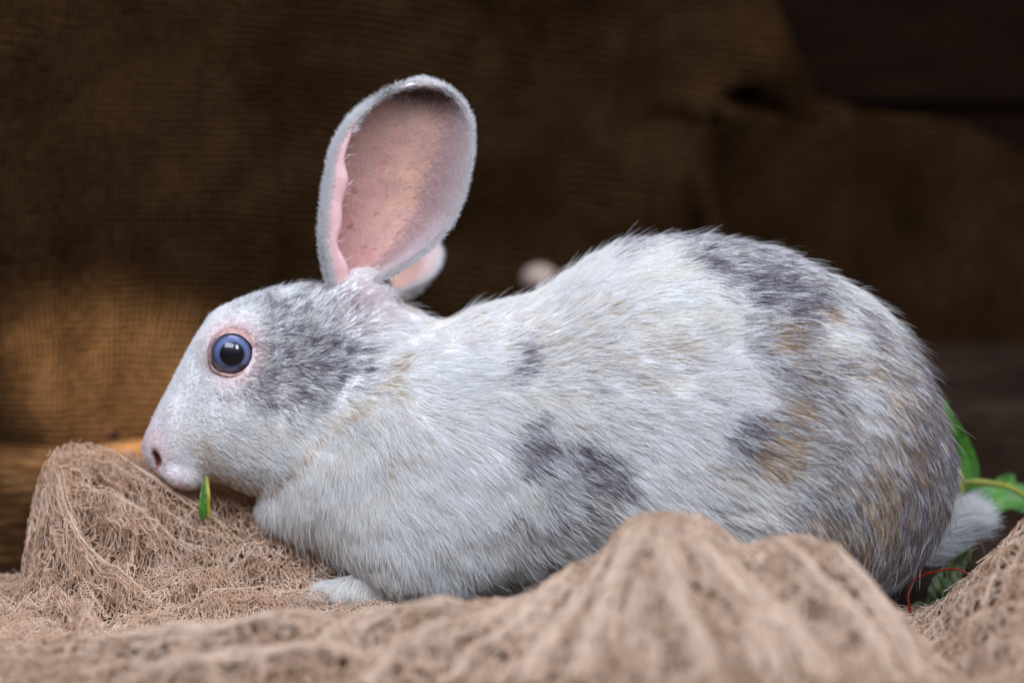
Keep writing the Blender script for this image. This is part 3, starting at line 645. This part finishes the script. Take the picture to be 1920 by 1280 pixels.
# ears
def ear_fur(E, n_out, n_in, n_rim):
    v, q, inf, nn = E; t = tri_of(q)
    s_, t_, inn = inf['s'], inf['t'], inf['inner']
    fi = inn[t].mean(1); fs = s_[t].mean(1); ft = t_[t].mean(1)
    for kind, n in (('out', n_out), ('in', n_in), ('rim', n_rim)):
        edge = np.maximum(np.clip((ft - 0.80) / 0.2, 0, 1), np.clip((-ft - 0.78) / 0.2, 0, 1) * (fs > 0.66)); edge = np.maximum(edge, np.clip((fs - 0.93) / 0.05, 0, 1))
        if kind == 'out': w = (1 - fi) * (ft > -1.07)
        elif kind == 'in': w = fi * (0.05 + 2.0 * np.clip((ft - 0.15 - 0.5 * np.clip(fs - 0.5, 0, 1)) / 0.35, 0, 1) + 1.0 * np.clip((fs - 0.80) / 0.15, 0, 1) + 0.5 * (fs < 0.25) * (ft > 0.2)) * (ft > -1)
        else: w = ((fi > 0.01) & (fi < 0.99)) * np.where(ft < -1.5, 0.05, 14.0) + edge * (fi > 0.5) + ((ft < -0.86) & (ft > -1.14)) * 2.2 * (fs < .97)
        i, b = sample(v, t, n, w); P = interp(v, t, i, b); N = interp(nn, t, i, b); N /= np.linalg.norm(N, axis=1)[:, None]
        A = interp(inf['axis'], t, i, b); A /= np.linalg.norm(A, axis=1)[:, None]; C = interp(inf['across'], t, i, b); C /= np.maximum(np.linalg.norm(C, axis=1), 1e-9)[:, None]
        s = interp(s_, t, i, b); tt = interp(t_, t, i, b)
        if kind == 'out': T = A + 0.35 * rng.normal(size=(n, 3)); L = rng.uniform(0.003, 0.0055, n); lf = rng.uniform(0.3, 0.85, n); c = np.array([0.83, 0.82, 0.81]) * rng.uniform(0.85, 1, (n, 1)); dk = rng.random(n) < (0.28 * (s < 0.35) + 0.35 * (s > 0.85) * (tt < 0))
        elif kind == 'in': T = A * 0.7 + C * np.sign(tt)[:, None] * 0.5 + 0.2 * rng.normal(size=(n, 3)); L = rng.uniform(0.0022, 0.0046, n) * (1 + 0.5 * np.clip(tt, 0, 1)); lf = rng.uniform(0.25, 0.6, n); c = (np.array([0.78, 0.62, 0.59]) + np.array([0.10, 0.16, 0.18]) * sstep(0.35, 0.75, tt)[:, None]) * rng.uniform(0.85, 1.05, (n, 1)); dk = rng.random(n) < 0.75 * np.exp(-((s - 0.89) / 0.06) ** 2)
        else: T = A * 0.7 + C * np.sign(tt)[:, None] * 0.9 + 0.25 * rng.normal(size=(n, 3)); T = np.where((s > 0.93)[:, None], A + 0.4 * rng.normal(size=(n, 3)), T); L = rng.uniform(0.0026, 0.0050, n); lf = rng.uniform(0.05, 0.9, n); c = np.array([0.90, 0.89, 0.88]) * rng.uniform(0.92, 1, (n, 1)); dk = rng.random(n) < 0.5 * np.exp(-((s - 0.86) / 0.05) ** 2) * (tt < 0)
        c[dk] = np.stack([0.10 + 0.12 * rng.random(dk.sum())] * 3, 1) * [1.1, 1, .95]
        strands.append(grow(P, N, T, L, lf, lf - 0.3, 6, side=rng.normal(0, 0.2, n))); cols.append(c); radii.append((0.00008 * rng.uniform(0.7, 1.3, n))[:, None] * np.array([1, 1, 0.9, 0.8, 0.5, 0.12]))
ear_fur(E1, 34000, 34000, 34000); ear_fur(E2, 4000, 2000, 3500)
fur = hair_obj('fur', np.concatenate(strands) - np.array(ROFF), np.concatenate(radii), np.concatenate(cols), M_fur, rabbit)
fur['kind'] = 'stuff'; fur['label'] = 'soft white coat with grey, black and tan patches'

# ------------------------------------------------------------ netting
k = NT('netting_lining'); nz = k.noise(140, 6, 0.7)
k.l(k.ramp(nz, [(0.3, (0.09, 0.045, 0.022)), (0.55, (0.20, 0.11, 0.06)), (0.75, (0.34, 0.21, 0.13))]), k.b.inputs['Base Color']); k.b.inputs['Roughness'].default_value = 0.95
k.bump(nz, 1.0, 0.004); M_lining = k.m
class Sheet:
    """a crumpled sheet given by its height over the ground, with evenly spread grid points"""
    def __init__(s, x0, x1, y0, y1, h, nx, ny, it=60):
        gx_, gy_ = np.linspace(x0, x1, 2 * nx), np.linspace(y0, y1, 2 * ny); tab = h(*np.meshgrid(gx_, gy_))
        def h(X, Y):
            a = np.clip((X - x0) / (x1 - x0), 0, 0.99999) * (2 * nx - 1); b = np.clip((Y - y0) / (y1 - y0), 0, 0.99999) * (2 * ny - 1); i = a.astype(int); j = b.astype(int); fa = a - i; fb = b - j
            return tab[j, i] * (1 - fa) * (1 - fb) + tab[j, i + 1] * fa * (1 - fb) + tab[j + 1, i] * (1 - fa) * fb + tab[j + 1, i + 1] * fa * fb
        X, Y = np.meshgrid(np.linspace(x0, x1, nx), np.linspace(y0, y1, ny)); s.h = h
        for _ in range(it):
            Z = h(X, Y); P = np.stack([X, Y, Z], -1)
            lx = np.linalg.norm(np.diff(P, axis=1), axis=2); ly = np.linalg.norm(np.diff(P, axis=0), axis=2)
            a, b = lx[:, :-1], lx[:, 1:]; X[:, 1:-1] = 0.5 * X[:, 1:-1] + 0.5 * (b * X[:, 2:] + a * X[:, :-2]) / (a + b)
            a, b = ly[:-1], ly[1:]; Y[1:-1] = 0.5 * Y[1:-1] + 0.5 * (b * Y[2:] + a * Y[:-2]) / (a + b)
        s.P = np.stack([X, Y, h(X, Y)], -1); s.nx, s.ny = nx, ny
        s.W = np.linalg.norm(np.diff(s.P, axis=1), axis=2).sum(1).mean(); s.H = np.linalg.norm(np.diff(s.P, axis=0), axis=2).sum(0).mean()
        du = np.gradient(s.P, axis=1); dv = np.gradient(s.P, axis=0); n = np.cross(du, dv); s.N = n / np.linalg.norm(n, axis=2)[..., None]
    def at(s, u, v, arr=None):
        arr = s.P if arr is None else arr
        a = np.clip(u, 0, 0.99999) * (s.nx - 1); b = np.clip(v, 0, 0.99999) * (s.ny - 1); i = a.astype(int); j = b.astype(int); fa = (a - i)[..., None]; fb = (b - j)[..., None]
        return arr[j, i] * (1 - fa) * (1 - fb) + arr[j, i + 1] * fa * (1 - fb) + arr[j + 1, i] * (1 - fa) * fb + arr[j + 1, i + 1] * fa * fb
    def mesh(s, name, mat, sink, parent=None):
        V = s.P + np.array([0, 0.5 * sink, -sink]); nx, ny = s.nx, s.ny
        f = [(j * nx + i, j * nx + i + 1, (j + 1) * nx + i + 1, (j + 1) * nx + i) for j in range(ny - 1) for i in range(nx - 1)]
        return mesh_obj(name, V.reshape(-1, 3), f, mat, parent)
    def knit(s, row, per, K, lift, rad, seed, ply=2, gather=0.25, rot=0):
        """rows of interlocked knitted loops lying on the sheet"""
        out, rr_, cc = [], [], []
        ca_, sa_ = math.cos(math.radians(rot)), math.sin(math.radians(rot)); Wd = abs(s.W * ca_) + abs(s.H * sa_); Hd = abs(s.H * ca_) + abs(s.W * sa_)
        rows = int(Hd / row); loops = int(Wd / per); seg = 8
        nper = K // seg
        for pl in range(ply):
            for r in range(rows):
                m = loops // nper
                t = (np.arange(m)[:, None] * nper + np.linspace(0, nper, K)[None, :])          # in loops
                x = t + 0.21 * np.sin(4 * np.pi * t); y = r + 0.66 * np.cos(2 * np.pi * (t + 0.5 * (r % 2)))
                xm = (x / loops - 0.5) * Wd; ym = ((y + 0.5) / rows - 0.5) * Hd; u = 0.5 + (xm * ca_ - ym * sa_) / s.W; v = 0.5 + (xm * sa_ + ym * ca_) / s.H
                ok = ((u > 0) & (u < 1) & (v > 0) & (v < 1)).all(1)
                if not ok.any(): continue
                u, v, t = u[ok], v[ok], t[ok]; m = len(u)
                wu = np.stack([u.ravel() * s.W, v.ravel() * s.H, 0 * u.ravel() + pl * 3.1], 1)
                dj = 0.0016 * np.stack([fbm(wu * 260, seed, 2), fbm(wu * 260, seed + 5, 2)], 1) + 0.0075 * np.stack([fbm(wu * 38, seed + 9, 2), fbm(wu * 38, seed + 12, 2)], 1)
                dj += 0.0006 * rng.normal(size=(m, 1, 2)).repeat(K, 1).reshape(-1, 2)
                u = u + dj[:, 0].reshape(u.shape) / s.W; v = v + dj[:, 1].reshape(v.shape) / s.H
                # threads pull together and leave holes
                q_ = np.stack([u.ravel() * s.W, v.ravel() * s.H, 0 * u.ravel()], 1); e_ = 0.0006; sc_ = np.array([70, 105, 1])
                f0 = fbm(q_ * sc_, seed + 3, 2); gu = fbm((q_ + [e_, 0, 0]) * sc_, seed + 3, 2) - f0; gv_ = fbm((q_ + [0, e_, 0]) * sc_, seed + 3, 2) - f0
                u = u + (gather * 0.0024 / 0.06 * gu).reshape(u.shape) / s.W; v = v + (gather * 0.0024 / 0.06 * gv_).reshape(v.shape) / s.H
                P = s.at(u, v) + s.at(u, v, s.N) * (lift + 0.0006 * np.sin(2 * np.pi * t * 2) + 0.0012 * fbm(wu * 320, seed + 7, 1).reshape(u.shape) - 0.0008 * pl)[..., None]
                out.append(P); rr_.append(np.full(P.shape[:2], 1.0) * rad * rng.uniform(0.6, 1.25, (m, 1))); c = rng.uniform(0.82, 1.12, (m, 1))
                pal = np.where(rng.random((m, 1)) < 0.3, np.array([[0.56, 0.40, 0.29]]), np.array([[0.44, 0.285, 0.185]])); cc.append(pal * c)
        P = np.concatenate(out); R_ = np.concatenate(rr_); C_ = np.concatenate(cc)
        # loose fibres
        nf = len(P) // 6; u = rng.random(nf); v = rng.random(nf); a = rng.random(nf) * 6.28; ln_ = rng.uniform(0.004, 0.012, nf); q = np.linspace(-0.5, 0.5, K)[None, :]
        cur = rng.normal(0, 0.5, nf)[:, None] * q * q * 4
        uu = u[:, None] + (np.cos(a)[:, None] * q - np.sin(a)[:, None] * cur * 0.5) * ln_[:, None] / s.W; vv = v[:, None] + (np.sin(a)[:, None] * q + np.cos(a)[:, None] * cur * 0.5) * ln_[:, None] / s.H
        Pf = s.at(uu, vv) + s.at(uu, vv, s.N) * (lift + rng.uniform(0, 0.0016, nf)[:, None] * (1 + 4 * q * q))[..., None]
        return np.concatenate([P, Pf]), np.concatenate([R_, np.full((nf, K), rad * 0.55)]), np.concatenate([C_, np.array([[0.66, 0.50, 0.38]]) * rng.uniform(0.8, 1.1, (nf, 1))])
def crest(px_, py_, Yc):
    """heights along X of a crest seen at photo points, at depth Yc"""
    X, Z = unproj(np.array(px_, float), np.array(py_, float), np.array(Yc, float)); return X, Z
def spline(P, n):
    P = np.array(P, float); d = np.r_[0, np.cumsum(np.linalg.norm(np.diff(P, axis=0), axis=1))]; q = np.linspace(0, d[-1], n)
    C = np.stack([np.interp(q, d, P[:, c]) for c in range(P.shape[1])], 1)
    for _ in range(4): C[1:-1] = 0.25 * C[:-2] + 0.5 * C[1:-1] + 0.25 * C[2:]
    return C
def on_sheet(sh, path, n=24):
    """where the lines of sight through photo points meet a sheet"""
    f = [(j * sh.nx + i, j * sh.nx + i + 1, (j + 1) * sh.nx + i + 1, (j + 1) * sh.nx + i) for j in range(sh.ny - 1) for i in range(sh.nx - 1)]
    bv_ = BVHTree.FromPolygons([Vector(p) for p in sh.P.reshape(-1, 3)], f); out = []
    for x, y in spline(path, n):
        e = at(x, y, 0.0); h = bv_.ray_cast(Vector(CAM), (e - Vector(CAM)).normalized())
        if h[0]: out.append((h[0].x, h[0].y, h[0].z))
    return np.array(out) if len(out) > 1 else None
def ridge_fn(paths, amp, sig, dip=0.45):
    """raised folds with a hollow beside them, along ground paths"""
    def f(X, Y):
        z = np.zeros_like(X)
        for P, k_ in paths:
            best = np.full(X.shape, 1e9); sgn = np.zeros(X.shape); along = np.zeros(X.shape); n = len(P) - 1
            for i in range(n):
                a, e = P[i, :2], P[i + 1, :2] - P[i, :2]; t = np.clip(((X - a[0]) * e[0] + (Y - a[1]) * e[1]) / max(e @ e, 1e-12), 0, 1)
                dx, dy = X - a[0] - t * e[0], Y - a[1] - t * e[1]; d = np.hypot(dx, dy); m = d < best
                best = np.where(m, d, best); sgn = np.where(m, np.sign(e[0] * dy - e[1] * dx), sgn); along = np.where(m, (i + t) / n, along)
            env = np.clip(np.sin(np.pi * np.clip(along, 0.02, 0.98)) * 1.8, 0, 1) * k_
            z += env * amp * (np.exp(-(best / sig) ** 1.3) - dip * np.exp(-((sgn * best - 1.9 * sig) / (0.8 * sig)) ** 2) - dip * np.exp(-((sgn * best + 1.9 * sig) / (0.8 * sig)) ** 2))
        return z
    return f
def bundles(sh, paths, n, spread, rad):
    """threads drawn together along the folds"""
    out = []
    for P, k_ in paths:
        C = spline(P, 17); L = np.linalg.norm(np.diff(C, axis=0), axis=1).sum()
        for _ in range(int(n * k_)):
            t0, t1 = sorted(rng.random(2)); 
            if t1 - t0 < 0.2: t1 = min(1, t0 + 0.3)
            q = np.linspace(t0, t1, 17) * 16; i = np.minimum(q.astype(int), 15); fr = (q - i)[:, None]; B_ = C[i] * (1 - fr) + C[i + 1] * fr
            o = rng.normal(0, spread, 2); w = fbm(np.stack([q * 0.7, 0 * q + rng.random() * 99, 0 * q], 1), 7, 2)[:, None] * spread * 0.9
            B_ = B_.copy(); B_[:, 0] += o[0] + w[:, 0]; B_[:, 1] += o[1] * 0.8 - w[:, 0] * 0.5
            B_[:, 2] = sh.h(B_[:, 0], B_[:, 1]) + rng.uniform(0.0002, 0.0016); out.append(B_)
    P = np.array(out); return P, np.full(P.shape[:2], rad), np.array([[0.56, 0.41, 0.30]]) * rng.uniform(0.85, 1.1, (len(P), 1))
def build_cloth(x0, x1, y0, y1, h0, nx, ny, ridges, amp, sig, label, sink, nets, rib_n, rib_sp, rib_r, tint=1.0):
    s0 = Sheet(x0, x1, y0, y1, h0, nx // 2, ny // 2, 30)
    paths = [(p_, k_) for p_, k_ in ((on_sheet(s0, r_), k_) for r_, k_ in ridges) if p_ is not None]
    rf = ridge_fn(paths, amp, sig); sh = Sheet(x0, x1, y0, y1, lambda X, Y: np.maximum(h0(X, Y) + rf(X, Y), 0.0005 + 0.001 * n2(X * 90, Y * 90, 5)), nx, ny, 60)
    o = sh.mesh('net_cloth', M_lining, sink); tag(o, label, 'netting')
    parts = [sh.knit(*n_) for n_ in nets]
    if rib_n: parts.append(bundles(sh, paths, rib_n, rib_sp, rib_r))
    t = hair_obj('thread', *[np.concatenate([p_[i] for p_ in parts]) * (tint if i == 2 else 1) for i in range(3)], M_thread, o); t['kind'] = 'stuff'
    return sh
# --- heap under the chin
ax_, az_ = crest([-160, -60, 0, 40, 62, 72, 92, 110, 135, 165, 195, 230, 300, 400, 480, 560, 640, 760], [1190, 1180, 1165, 1140, 1085, 930, 872, 852, 843, 848, 860, 868, 878, 905, 935, 975, 1030, 1110], 0.012)
az_ = np.maximum(az_, 0.004)
def hA(X, Y):
    c = np.interp(X, ax_, az_); Xp = X / S + 960
    yc = 0.012 + 0.006 * np.sin(X * 60) + 0.004 * n2(X * 30, Y * 10, 81)
    w = np.interp(Xp, [0, 70, 150, 300, 500, 640], [0.05, 0.06, 0.085, 0.10, 0.09, 0.07])
    d = (yc - Y) / w
    prof = np.where(d > 0, (1 - sstep(-0.10, 1.0, d)) ** 1.1, 1 - sstep(0, 0.5, -d))
    z = c * prof + 0.004 * n2(X * 50, Y * 50, 86) * np.clip(prof * 2, 0.3, 1) + 0.007 * n2(X * 22, Y * 22, 87) * np.clip(np.minimum(prof, 1 - prof) * 4, 0, 1)
    hol = np.exp(-((Xp - 420) / 120) ** 2 - ((Y + 0.025) / 0.022) ** 2)      # slack hollow under the chin
    return 0.004 + z - 0.022 * hol * np.clip(c * 20, 0, 1)
build_cloth(-0.275, -0.045, -0.125, 0.045, hA, 170, 150,
    [([(150, 858), (200, 880), (290, 945), (380, 1000), (470, 1032)], 1.0), ([(98, 870), (108, 930), (125, 1010), (150, 1055), (215, 1105), (285, 1132)], 0.9), ([(130, 905), (230, 985), (330, 1035), (440, 1060), (520, 1062)], 0.7),
     ([(20, 1165), (95, 1120), (150, 1160), (165, 1190)], 0.6), ([(300, 1105), (420, 1090), (480, 1060), (540, 1050)], 0.6), ([(250, 885), (340, 930), (420, 985)], 0.5), ([(150, 1085), (170, 1140), (160, 1195)], 0.6), ([(330, 1150), (450, 1130), (560, 1135), (640, 1120)], 0.6), ([(170, 930), (280, 1010), (340, 1080)], 0.4)],
    0.011, 0.0042, 'crumpled tan knitted netting heaped up under the rabbit chin', 0.030,
    [(0.0036, 0.0044, 17, 0.0, 0.00016, 91, 1, 0.7, 42), (0.0036, 0.0044, 17, -0.004, 0.00016, 96, 1, 0.8, -12), (0.0038, 0.0046, 17, -0.011, 0.00018, 99, 1, 1.0, 65)], 14, 0.0022, 0.00014, 1.22)
# --- long roll in front
fx_ = [-300, 0, 200, 360, 500, 700, 900, 1010, 1055, 1120, 1165, 1200, 1270, 1325, 1370, 1400, 1430, 1490, 1560, 1620, 1680, 1720, 1760, 1830]
fy_ = [1235, 1222, 1208, 1186, 1164, 1148, 1130, 1114, 1070, 1042, 988, 960, 954, 972, 1016, 1030, 1010, 998, 1030, 1084, 1148, 1198, 1268, 1400]
YB = -0.165
bx_, bz_ = crest(fx_, fy_, YB)
bz_ = np.maximum(bz_, 0.002); q_ = np.linspace(bx_[0], bx_[-1], 400); kz = np.hanning(17); kz /= kz.sum(); bz_ = np.convolve(np.pad(np.interp(q_, bx_, bz_), 8, mode='edge'), kz, mode='valid'); bx_ = q_
def hB(X, Y):
    c = np.maximum(np.interp(X, bx_, bz_), 0.001)
    w1 = 0.10 + 0.02 * np.sin(X * 20); d = (YB + 0.008 * n2(X * 25, Y * 5, 101) - Y) / w1
    prof = np.where(d > 0, 1 - 0.85 * sstep(0.12, 1.5, d), 1 - sstep(0.0, np.where(X < -0.08, 0.7, 0.62), -d))
    return c * prof + 0.003 * n2(X * 70, Y * 70, 106) + 0.005 * n2(X * 28, Y * 28, 107) * np.clip(d * 3, 0.1, 1)
build_cloth(-0.31, 0.185, -0.36, -0.085, hB, 300, 150,
    [([(1205, 965), (1165, 1070), (1120, 1170), (1080, 1275)], 1), ([(1245, 960), (1245, 1060), (1275, 1170), (1330, 1275)], 1), ([(1290, 985), (1345, 1075), (1410, 1160), (1480, 1275)], 1), ([(1340, 1010), (1430, 1120), (1560, 1275)], .7), ([(1440, 1020), (1520, 1095), (1610, 1180), (1680, 1278)], 1),
     ([(1500, 1005), (1580, 1060), (1660, 1160), (1730, 1275)], .8), ([(1170, 1010), (1110, 1090), (1050, 1180), (980, 1275)], .9), ([(1075, 1070), (1010, 1150), (920, 1225), (850, 1278)], 1), ([(1010, 1122), (900, 1175), (800, 1205), (700, 1275)], .9), ([(900, 1135), (760, 1170), (640, 1190), (560, 1235)], .9),
     ([(640, 1160), (520, 1185), (400, 1215), (250, 1225)], 1), ([(480, 1180), (330, 1205), (150, 1230)], .7), ([(700, 1225), (560, 1250), (420, 1262), (250, 1275)], 1), ([(1200, 1060), (1190, 1150), (1200, 1275)], .6), ([(1390, 1180), (1420, 1230), (1440, 1278)], .6)],
    0.0075, 0.0080, 'long rumpled roll of tan netting with two humps before the rabbit belly', 0.0055,
    [(0.0046, 0.0060, 17, 0.0005, 0.00032, 111, 1, 2.2, 60), (0.0050, 0.0062, 17, -0.002, 0.00032, 117, 1, 2.2, 10)], 60, 0.0035, 0.0003)
# --- fold by the tail
YR = -0.085
cx_, cz_ = crest([1660, 1700, 1720, 1760, 1800, 1860, 1920, 1990, 2080, 2200], [1300, 1230, 1196, 1152, 1104, 1044, 979, 909, 854, 834], YR)
cz_ = np.maximum(cz_, 0.001)
def hR(X, Y):
    c = np.interp(X + 0.09 * (YR - Y), cx_, cz_); d = (YR - Y) / 0.15
    prof = np.where(d > 0, 1 - 0.55 * sstep(0, 1.2, d), 1 - sstep(0, 0.4, -d))
    return c * prof + 0.002 * n2(X * 70, Y * 70, 122) + 0.003 * n2(X * 30, Y * 30, 123)
build_cloth(0.165, 0.34, -0.30, -0.03, hR, 120, 130,
    [([(1760, 1180), (1840, 1120), (1925, 1080)], 1), ([(1745, 1235), (1830, 1180), (1925, 1150)], .8), ([(1770, 1270), (1850, 1240), (1925, 1220)], .8), ([(1830, 1085), (1880, 1050), (1925, 1030)], .6)],
    0.006, 0.0055, 'sloping fold of tan netting beside the white tail', 0.005,
    [(0.0040, 0.0052, 17, 0.001, 0.00030, 131, 2, 1.4)], 24, 0.004, 0.0003)

# ------------------------------------------------------------ greens
def leaf_mat(name, c, c2):
    k = NT(name); k.l(k.ramp(k.noise(180, 4), [(0.35, c), (0.7, c2)]), k.b.inputs['Base Color']); k.b.inputs['Roughness'].default_value = 0.55
    k.bump(k.noise(500, 3), 0.3, 0.0006); return k.m
M_leaf = leaf_mat('green_leaf', (0.026, 0.10, 0.010), (0.075, 0.23, 0.018)); M_yel = leaf_mat('yellow_leaf', (0.16, 0.17, 0.012), (0.32, 0.30, 0.03)); M_wilt = leaf_mat('wilted_leaf', (0.02, 0.03, 0.006), (0.07, 0.09, 0.018))
M_red = plain('red_stem', (0.22, 0.02, 0.012), 0.5, 0.2)
def leaf(name, pts, w, mat, label, cat='leaf', group=None, fold=0.35, normal=(0, -1, 0.3), thick=0.0004):
    """a blade along a path, creased on its midrib, with a rounded outline"""
    P = np.array([tuple(p) for p in pts]); n = 22; d = np.r_[0, np.cumsum(np.linalg.norm(np.diff(P, axis=0), axis=1))]; d /= d[-1]; q = np.linspace(0, 1, n)
    C = np.stack([np.interp(q, d, P[:, c]) for c in range(3)], 1)
    for _ in range(5): C[1:-1] = 0.25 * C[:-2] + 0.5 * C[1:-1] + 0.25 * C[2:]
    T = np.gradient(C, axis=0); T /= np.linalg.norm(T, axis=1)[:, None]; nn = np.array(normal, float); Sd = np.cross(T, nn); Sd /= np.linalg.norm(Sd, axis=1)[:, None]; Nn = np.cross(Sd, T)
    wid = w * np.sin(np.pi * np.clip(q * 0.93 + 0.05, 0, 1)) ** 0.7; cols_ = np.linspace(-1, 1, 9)
    V = np.array([C[i] + Sd[i] * wid[i] * c + Nn[i] * (fold * wid[i] * abs(c) + 0.12 * w * math.sin(i * 1.3 + c * 4)) for i in range(n) for c in cols_])
    f = [(i * 9 + j, i * 9 + j + 1, (i + 1) * 9 + j + 1, (i + 1) * 9 + j) for i in range(n - 1) for j in range(8)]
    o = mesh_obj(name, V, f, mat); s_ = o.modifiers.new('thickness', 'SOLIDIFY'); s_.thickness = thick
    return tag(o, label, cat, group)
def stem(name, pts, r, mat, label, cat='stem', parent=None):
    P = np.array([tuple(p) for p in pts]); n = 40; d = np.r_[0, np.cumsum(np.linalg.norm(np.diff(P, axis=0), axis=1))]; d /= d[-1]; q = np.linspace(0, 1, n)
    C = np.stack([np.interp(q, d, P[:, c]) for c in range(3)], 1)
    for _ in range(8): C[1:-1] = 0.25 * C[:-2] + 0.5 * C[1:-1] + 0.25 * C[2:]
    T = np.gradient(C, axis=0); T /= np.linalg.norm(T, axis=1)[:, None]; A_ = np.cross(T, [0.1, 1, 0.2]); A_ /= np.linalg.norm(A_, axis=1)[:, None]; B_ = np.cross(T, A_)
    V = np.array([C[i] + r * (1 - 0.4 * q[i]) * (A_[i] * math.cos(a) + B_[i] * math.sin(a)) for i in range(n) for a in np.linspace(0, 2 * math.pi, 8, endpoint=False)])
    f = [(i * 8 + j, i * 8 + (j + 1) % 8, (i + 1) * 8 + (j + 1) % 8, (i + 1) * 8 + j) for i in range(n - 1) for j in range(8)] + [tuple(range(7, -1, -1)), tuple(range((n - 1) * 8, n * 8))]
    o = mesh_obj(name, V, f, mat, parent)
    return tag(o, label, cat) if label else o
lf = leaf('leaf_piece', [at(384, 902, -0.012), at(385, 930, -0.016), at(381, 955, -0.016), at(379, 976, -0.014)], 0.0022, M_leaf, 'small green leaf scrap hanging from the rabbit mouth', fold=0.6)
st_ = stem('leaf_rib', [at(387, 893, -0.0165), at(391, 930, -0.019), at(391, 970, -0.018)], 0.0012, M_yel, None, parent=lf)
leaf('green_leaf', [at(1766, 750, 0.06), at(1787, 800, 0.06), at(1812, 850, 0.07), at(1822, 900, 0.07), at(1812, 960, 0.07), at(1800, 1050, 0.06)], 0.0046, M_leaf, 'narrow upright green leaf curving up behind the rabbit rump')
leaf('green_leaf', [at(1780, 1010, 0.085), at(1840, 945, 0.085), at(1900, 935, 0.08), at(1990, 965, 0.075)], 0.0095, M_leaf, 'broad green leaf spread behind the white tail tip', normal=(0, -0.7, 0.8))
leaf('green_leaf', [at(1860, 960, 0.10), at(1880, 915, 0.10), at(1900, 890, 0.10)], 0.006, M_leaf, 'small green leaf standing above the broad leaf')
leaf('yellowed_leaf', [at(1770, 850, 0.055), at(1785, 890, 0.055), at(1790, 960, 0.055)], 0.0055, M_yel, 'yellowed leaf tucked against the rabbit rump')
stem('pale_stem', [at(1790, 905, 0.065), at(1840, 903, 0.06), at(1895, 912, 0.06), at(1950, 950, 0.06)], 0.0019, M_yel, 'pale green stem lying across the broad leaf')
leaf('wilted_leaf', [at(1770, 1110, -0.03), at(1790, 1065, -0.02), at(1822, 1030, -0.02)], 0.0045, M_wilt, 'wilted dark leaf beside the netting fold near the tail', normal=(0.3, -1, 0.2))
leaf('wilted_leaf', [at(1745, 1150, -0.03), at(1755, 1110, -0.03), at(1772, 1062, -0.025)], 0.0040, M_wilt, 'wilted olive leaf hanging over the thin red stem', normal=(-0.3, -1, 0.2))
leaf('wilted_leaf', [at(1700, 1180, -0.04), at(1725, 1150, -0.03), at(1760, 1140, -0.03)], 0.006, M_wilt, 'crumpled dark leaf low in the gap between two netting folds', normal=(0, -0.8, 0.6))
stem('red_stem', [at(1714, 1170, -0.05), at(1702, 1130, -0.05), at(1703, 1092, -0.045), at(1730, 1076, -0.045), at(1765, 1068, -0.045), at(1795, 1064, -0.05), at(1830, 1085, -0.06)], 0.0007, M_red, 'thin red stem looping out of the gap by the tail')
